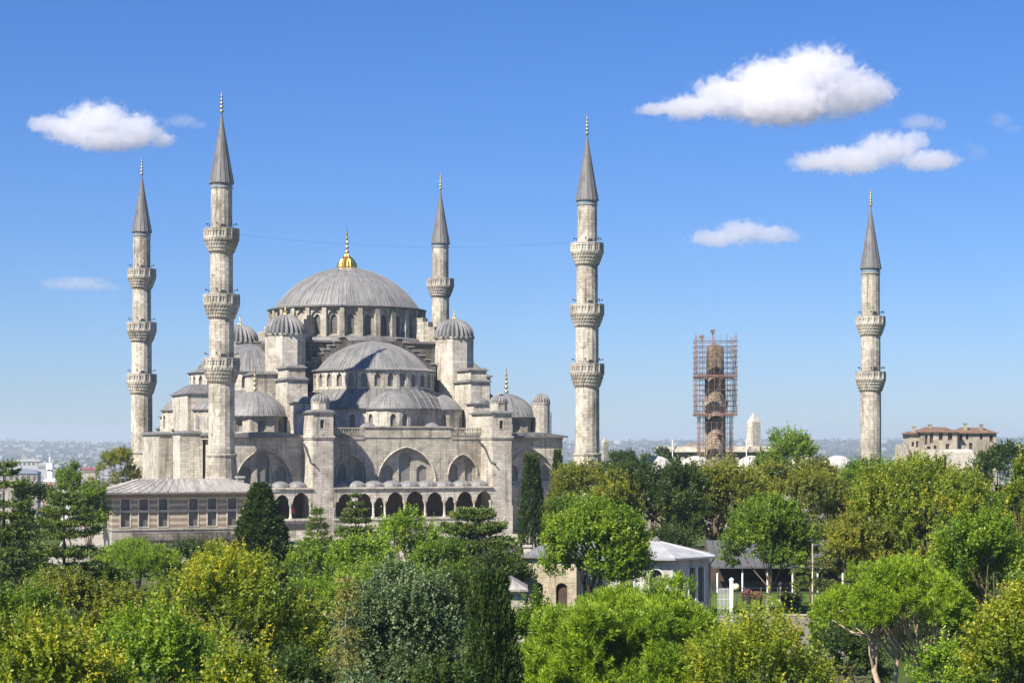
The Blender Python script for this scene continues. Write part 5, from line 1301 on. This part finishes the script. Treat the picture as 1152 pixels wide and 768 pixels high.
# person in red on the left gallery
def person(label, loc, rz, shirt, trousers):
    root = empty('person', loc, rz); tag(root, label, 'person')
    J = {'pel': (0, 0, .95), 'bel': (0, -.01, 1.12), 'che': (0, 0, 1.35), 'nec': (0, -.01, 1.52), 'hd0': (0, -.02, 1.60), 'hd1': (0, -.03, 1.72),
         'shl': (-.19, 0, 1.42), 'ell': (-.26, -.04, 1.15), 'wrl': (-.20, -.25, 1.05), 'shr': (.19, 0, 1.42), 'elr': (.26, -.02, 1.14), 'wrr': (.24, -.16, .92),
         'hpl': (-.10, 0, .90), 'knl': (-.11, -.02, .50), 'anl': (-.12, .02, .09), 'tol': (-.13, -.15, .04), 'hpr': (.10, 0, .90), 'knr': (.12, -.05, .50), 'anr': (.13, .0, .09), 'tor': (.15, -.17, .04)}
    rad = {'pel': .15, 'bel': .135, 'che': .155, 'nec': .06, 'hd0': .085, 'hd1': .10, 'shl': .075, 'ell': .05, 'wrl': .036, 'shr': .075, 'elr': .05, 'wrr': .036, 'hpl': .095, 'knl': .065, 'anl': .045, 'tol': .04, 'hpr': .095, 'knr': .065, 'anr': .045, 'tor': .04}
    E_ = [('pel', 'bel'), ('bel', 'che'), ('che', 'nec'), ('nec', 'hd0'), ('hd0', 'hd1'), ('che', 'shl'), ('shl', 'ell'), ('ell', 'wrl'), ('che', 'shr'), ('shr', 'elr'), ('elr', 'wrr'), ('pel', 'hpl'), ('hpl', 'knl'), ('knl', 'anl'), ('anl', 'tol'), ('pel', 'hpr'), ('hpr', 'knr'), ('knr', 'anr'), ('anr', 'tor')]
    for sg, wv in ((-1, 'wrl'), (1, 'wrr')):
        x, y, z = J[wv]
        for i in range(5):
            J[f'f{sg}{i}'] = (x + (i - 2) * .022, y - .05, z - .06 - .02 * (2 - abs(i - 2))); J[f'g{sg}{i}'] = (x + (i - 2) * .026, y - .06, z - .10 - .02 * (2 - abs(i - 2)))
            rad[f'f{sg}{i}'] = .012; rad[f'g{sg}{i}'] = .009; E_ += [(wv, f'f{sg}{i}'), (f'f{sg}{i}', f'g{sg}{i}')]
    ks = list(J); me = bpy.data.meshes.new('body'); me.from_pydata([J[k] for k in ks], [(ks.index(a), ks.index(b)) for a, b in E_], [])
    o = bpy.data.objects.new('body', me); COL.objects.link(o)
    sk = o.modifiers.new('skin', 'SKIN'); o.modifiers.new('sub', 'SUBSURF').levels = 1
    for i, k in enumerate(ks): me.skin_vertices[0].data[i].radius = (rad[k], rad[k]); 
    me.skin_vertices[0].data[0].use_root = True
    dg = bpy.context.evaluated_depsgraph_get(); me2 = bpy.data.meshes.new_from_object(o.evaluated_get(dg)); bpy.data.objects.remove(o)
    me2.materials.clear()
    for c_ in (shirt, trousers, (.45, .29, .20), (.03, .02, .015)): me2.materials.append(plain('cloth_or_skin', c_, .8, .2, .1, 8))
    for p in me2.polygons:
        z = p.center.z; x = abs(p.center.x); y = p.center.y
        p.material_index = 3 if (z > 1.73 or (z > 1.58 and y > .02)) else 2 if (z > 1.5 or (y < -.17 and .8 < z < 1.15)) else 0 if z > .93 else 1 if z > .1 else 3
        p.use_smooth = True
    b = bpy.data.objects.new('body', me2); COL.objects.link(b); b.parent = root
q = (10.9, .75); person('person in a red shirt standing in the left arch of the gallery', (X0 + CT * q[0] - ST * q[1], Y0 + ST * q[0] + CT * q[1], 2.85), TH + .3, (.50, .03, .035), (.05, .05, .07))

# ------------------------------------------------------------------ far city on the left, port structures
def city():
    rng = np.random.default_rng(5); m = {k: MB() for k in range(4)}
    cols = [(.30, .29, .28), (.21, .20, .19), (.24, .17, .145), (.38, .38, .38)]
    cnt = 0
    while cnt < 3600:
        Y = 1100 * (9000 / 1100) ** rng.random(); x = rng.uniform(-40, 1190)
        if 170 < x < 640 or (x > 640 and rng.random() < .55): continue
        X = (x - CXP) / FPX * Y; z = ground_z(X, Y); sc = rng.uniform(.7, 1.6) * (1 + Y / 9000)
        a, b, h = rng.uniform(4, 11) * sc, rng.uniform(4, 8) * sc, rng.uniform(2, 5) * sc
        if Y > 4300 and rng.random() < .75: continue
        k = rng.integers(0, 4); m[k].box((X - a / 2, Y - b / 2, z - 3), (X + a / 2, Y + b / 2, z + h), top=(1.5 * sc if k == 2 else 0)); cnt += 1
    mb = MB()
    root = empty('distant_city', (0, 0, 0)); tag(root, 'hazy far-off city of pale blocks on the plain below the horizon', 'city', kind='stuff')
    for k in range(4): tag(m[k].build('city_blocks', plain('far_building_plaster', cols[k], .9, .1, .2, .05), root), kind='stuff')
    parts = []
    n = 9000; Y = 1000 * (8500 / 1000) ** rng.random(n); x = rng.uniform(-60, 1210, n); X = (x - CXP) / FPX * Y
    P = np.array([(X[i], Y[i], ground_z(X[i], Y[i]) + 2) for i in range(n)]); A = unit(rng.normal(size=(n, 3)) * .3 + np.array([0, 0, 1]))
    V, tt = emit(P, A, 4 + 3 * rng.random(n), 7, 5.5, .9, .8, rng, rng.random(n) * .6, jit=.5)
    tag(foliage_obj('distant_treetops', [(V, tt)], LEAF['deep'], None), 'far dark treetops scattered through the hazy plain and hills', 'trees', kind='stuff')
city()
def warehouse(x, y0, y1, w_, Y, label, mat, roof):
    X, _, zb = at(x, y1, Y); zt = at(x, y0, Y)[2]; hw = w_ / 2 * Y / FPX
    root = empty('warehouse', (X, Y, 0)); tag(root, label, 'building'); h = zt - zb; zg = min(zb, ground_z(X, Y)) - 1
    m = MB(); m.box((-hw, 0, zg), (hw, hw * .8, zb + h * .6)); 
    o = m.build('wall', mat, root)
    for k in range(6):
        q = MB(); xx = -hw + 2 * hw * (k + .5) / 6; q.box((xx - hw * .08, -.3, zb + h * .15), (xx + hw * .08, -.05, zb + h * .45)); q.build('window', M['glass_dark'], o)
    m = MB(); e = hw * .06; N_ = 8
    for k in range(N_):
        a0, a1 = PI * k / N_, PI * (k + 1) / N_
        f = lambda a: (-(hw + e) * math.cos(a), zb + h * .6 + .05 + h * .4 * math.sin(a))
        (xa, za), (xb, zb_) = f(a0), f(a1)
        m.face([(xa, -e, za), (xb, -e, zb_), (xb, hw * .8 + e, zb_), (xa, hw * .8 + e, za)]); m.face([(xa, -e, zb + h * .6 + .05), (xb, -e, zb + h * .6 + .05), (xb, -e, zb_), (xa, -e, za)])
    m.build('roof', roof, root)
GR = plain('far_pale_plaster', (.36, .36, .35), .8)
red = plain('red_canopy', (.36, .07, .10), .8); blueg = plain('blue_grey_roof', (.20, .23, .30), .6)
warehouse(30, 516, 524, 30, 1900, 'long white building far off at the left, seen over the cedars', GR, GR)
warehouse(49, 520, 528, 13, 1500, 'white rounded building far off beside the thin white tower', GR, GR)
warehouse(22, 527, 541, 40, 1150, 'large low blue-grey roof far off behind the left cedars', M['stone_grey'], blueg)
warehouse(57, 538, 548, 18, 800, 'small pinkish building at the foot of the thin white tower', plain('pink_plaster', (.50, .30, .25), .8), M['white'])
warehouse(99, 526, 532, 17, 1100, 'building with a pink-red roof far off between two green trees on the left', M['stone_grey'], red)
warehouse(74, 523, 532, 16, 1250, 'white shed with a blue roof far off left of the red canopy', M['white'], plain('blue_sheet_roof', (.10, .16, .36), .6))
X, Y, z = at(56, 517, 1200); m = MB(); zg = ground_z(X, Y)
m.tube([(X - 1.5, Y, zg), (X - .6, Y, z - 4)], [1.2, .8], 6); m.tube([(X + 1.5, Y, zg), (X + .6, Y, z - 4)], [1.2, .8], 6); m.box((X - 2, Y - 1.5, z - 6), (X + 2, Y + 1.5, z - 2)); m.tube([(X, Y, z - 3), (X, Y, z + 2)], .5, 6)
for k in range(6): m.box((X - 1.6, Y - .3, zg + (z - zg) * (k + 1) / 8), (X + 1.6, Y + .3, zg + (z - zg) * (k + 1) / 8 + .6))
tag(m.build('radio_tower', M['white']), 'thin white tower far off among the city roofs on the left', 'tower')

# ------------------------------------------------------------------ clouds
def cloud(label, blobs, Y, seed, dens=.010, group='white clouds', thin=0.0, sc=1.0):
    """blobs: (x, y, half width, half height) in photograph pixels at distance Y"""
    s = Y / FPX; cx = sum(b[0] for b in blobs) / len(blobs); cy = sum(b[1] for b in blobs) / len(blobs)
    O = Vector(at(cx, cy, Y)); rnd = random.Random(seed); E_ = []
    for (x, y, a, b) in blobs: E_.append((Vector(((x - cx) * s, rnd.uniform(-.25, .25) * a * s, -(y - cy) * s)), Vector((a * s, a * s * .85, b * s))))
    m = MB()
    for c, r_ in E_:
        m.revolve([(math.cos(-PI / 2 + PI * k / 8) + .001, math.sin(-PI / 2 + PI * k / 8)) for k in range(9)], n=14)
        n = 9 * 15
        for i in range(len(m.v) - n, len(m.v)):
            q = m.v[i]; m.v[i] = (c.x + q[0] * r_.x * 1.3, c.y + q[1] * r_.y * 1.3, c.z + q[2] * r_.z * 1.35)
    o = m.build('cloud', None); rm = o.modifiers.new('remesh', 'REMESH'); rm.mode = 'VOXEL'; rm.voxel_size = 9 * s * .45
    dg = bpy.context.evaluated_depsgraph_get(); me = bpy.data.meshes.new_from_object(o.evaluated_get(dg)); bpy.data.objects.remove(o)
    t = NT('cloud_vapour'); ob = t.obj(); H_ = 40 * s
    warp = t.n('TexNoise'); warp.inputs['Scale'].default_value = 1 / (26 * s); warp.inputs['Detail'].default_value = 3; t.l(ob, warp.inputs['Vector'])
    wv = t.n('VectorMath', operation='MULTIPLY_ADD'); t.l(warp.outputs['Color'], wv.inputs[0]); wv.inputs[1].default_value = (9 * s,) * 3; wv.inputs[2].default_value = (-4.5 * s,) * 3
    ad = t.n('VectorMath', operation='ADD'); t.l(ob, ad.inputs[0]); t.l(wv.outputs[0], ad.inputs[1]); pos = ad.outputs[0]
    f = None
    for c, r_ in E_:
        a = t.n('VectorMath', operation='SUBTRACT'); t.l(pos, a.inputs[0]); a.inputs[1].default_value = c
        b = t.n('VectorMath', operation='DIVIDE'); t.l(a.outputs[0], b.inputs[0]); b.inputs[1].default_value = r_
        l = t.n('VectorMath', operation='LENGTH'); t.l(b.outputs[0], l.inputs[0]); g = t.math('SUBTRACT', 1.0, l.outputs['Value'])
        f = g if f is None else t.math('SMOOTH_MAX', f, g, .15)
    n1 = t.noise(ob, 1 / (11 * s * sc), 8, .66, .15)
    f = t.math('ADD', f, t.math('MULTIPLY', t.math('SUBTRACT', n1, .52), 2.1))
    mr = t.n('MapRange', interpolation_type='SMOOTHSTEP'); t.l(f, mr.inputs['Value']); mr.inputs['From Min'].default_value = -.02 + thin; mr.inputs['From Max'].default_value = (.33 if dens > .08 else .42) + thin; mr.inputs['To Min'].default_value = 0; mr.inputs['To Max'].default_value = dens / s * .37
    v = t.n('VolumePrincipled'); v.inputs['Color'].default_value = (.93, .93, .955, 1); v.inputs['Anisotropy'].default_value = .25
    t.l(mr.outputs[0], v.inputs['Density']); t.l(v.outputs[0], t.out.inputs['Volume']); t.m.cycles.volume_step_rate = .35 if hasattr(t.m, 'cycles') and hasattr(t.m.cycles, 'volume_step_rate') else 1
    me.materials.clear(); me.materials.append(t.m)
    o = bpy.data.objects.new('cloud', me); COL.objects.link(o); o.location = O; tag(o, label, 'cloud', group)
CY = 5200.0
cloud('largest white cumulus cloud, at the upper right', [(915, 84, 52, 32), (868, 92, 50, 30), (820, 108, 44, 26), (950, 104, 50, 30), (880, 118, 75, 24), (775, 121, 42, 13), (740, 122, 26, 7), (985, 105, 26, 20)], CY, 1, .16)
cloud('long white cloud above the lone right minaret', [(1000, 166, 40, 20), (960, 178, 50, 16), (915, 183, 30, 12), (1045, 182, 36, 13), (1025, 160, 26, 15)], 4300.0, 2, .12)
cloud('oval white cloud at the upper left above the far left minaret', [(112, 140, 44, 26), (80, 145, 36, 20), (150, 147, 38, 21), (55, 141, 26, 11), (180, 158, 18, 10), (125, 160, 44, 12)], CY, 3, .14)
cloud('small low cloud between the scaffolded and the lone right minaret', [(835, 262, 34, 15), (805, 269, 34, 10), (870, 264, 30, 11)], CY, 4, .09)
cloud('thin wisp of cloud low on the left beside the far left minaret', [(88, 319, 40, 9), (60, 318, 20, 7), (115, 322, 22, 5)], CY, 5, .035)
cloud('little wisp right of the oval cloud', [(205, 136, 20, 8), (222, 141, 12, 5)], CY, 6, .035)
cloud('small wisp just above the long cloud', [(1034, 138, 26, 9), (1055, 142, 12, 6)], CY, 7, .05)
cloud('faint wisp near the right edge of the sky', [(1125, 136, 16, 10), (1140, 145, 12, 5)], CY, 8, .03)
cloud('faint scrap of cloud right of the long cloud', [(1100, 172, 12, 10), (1090, 165, 10, 5)], CY, 9, .025)

# ------------------------------------------------------------------ haze: one box of even air round camera and scene
m = MB(); m.box((-6500, -300, -60), (6500, 11200, 74))
hz = m.build('haze', None); t = NT('even_haze'); v = t.n('VolumePrincipled'); v.inputs['Color'].default_value = (.74, .87, 1.0, 1); v.inputs['Density'].default_value = 0.000115; v.inputs['Anisotropy'].default_value = 0.2
t.l(v.outputs[0], t.out.inputs['Volume']); hz.data.materials.append(t.m); tag(hz, kind='stuff')
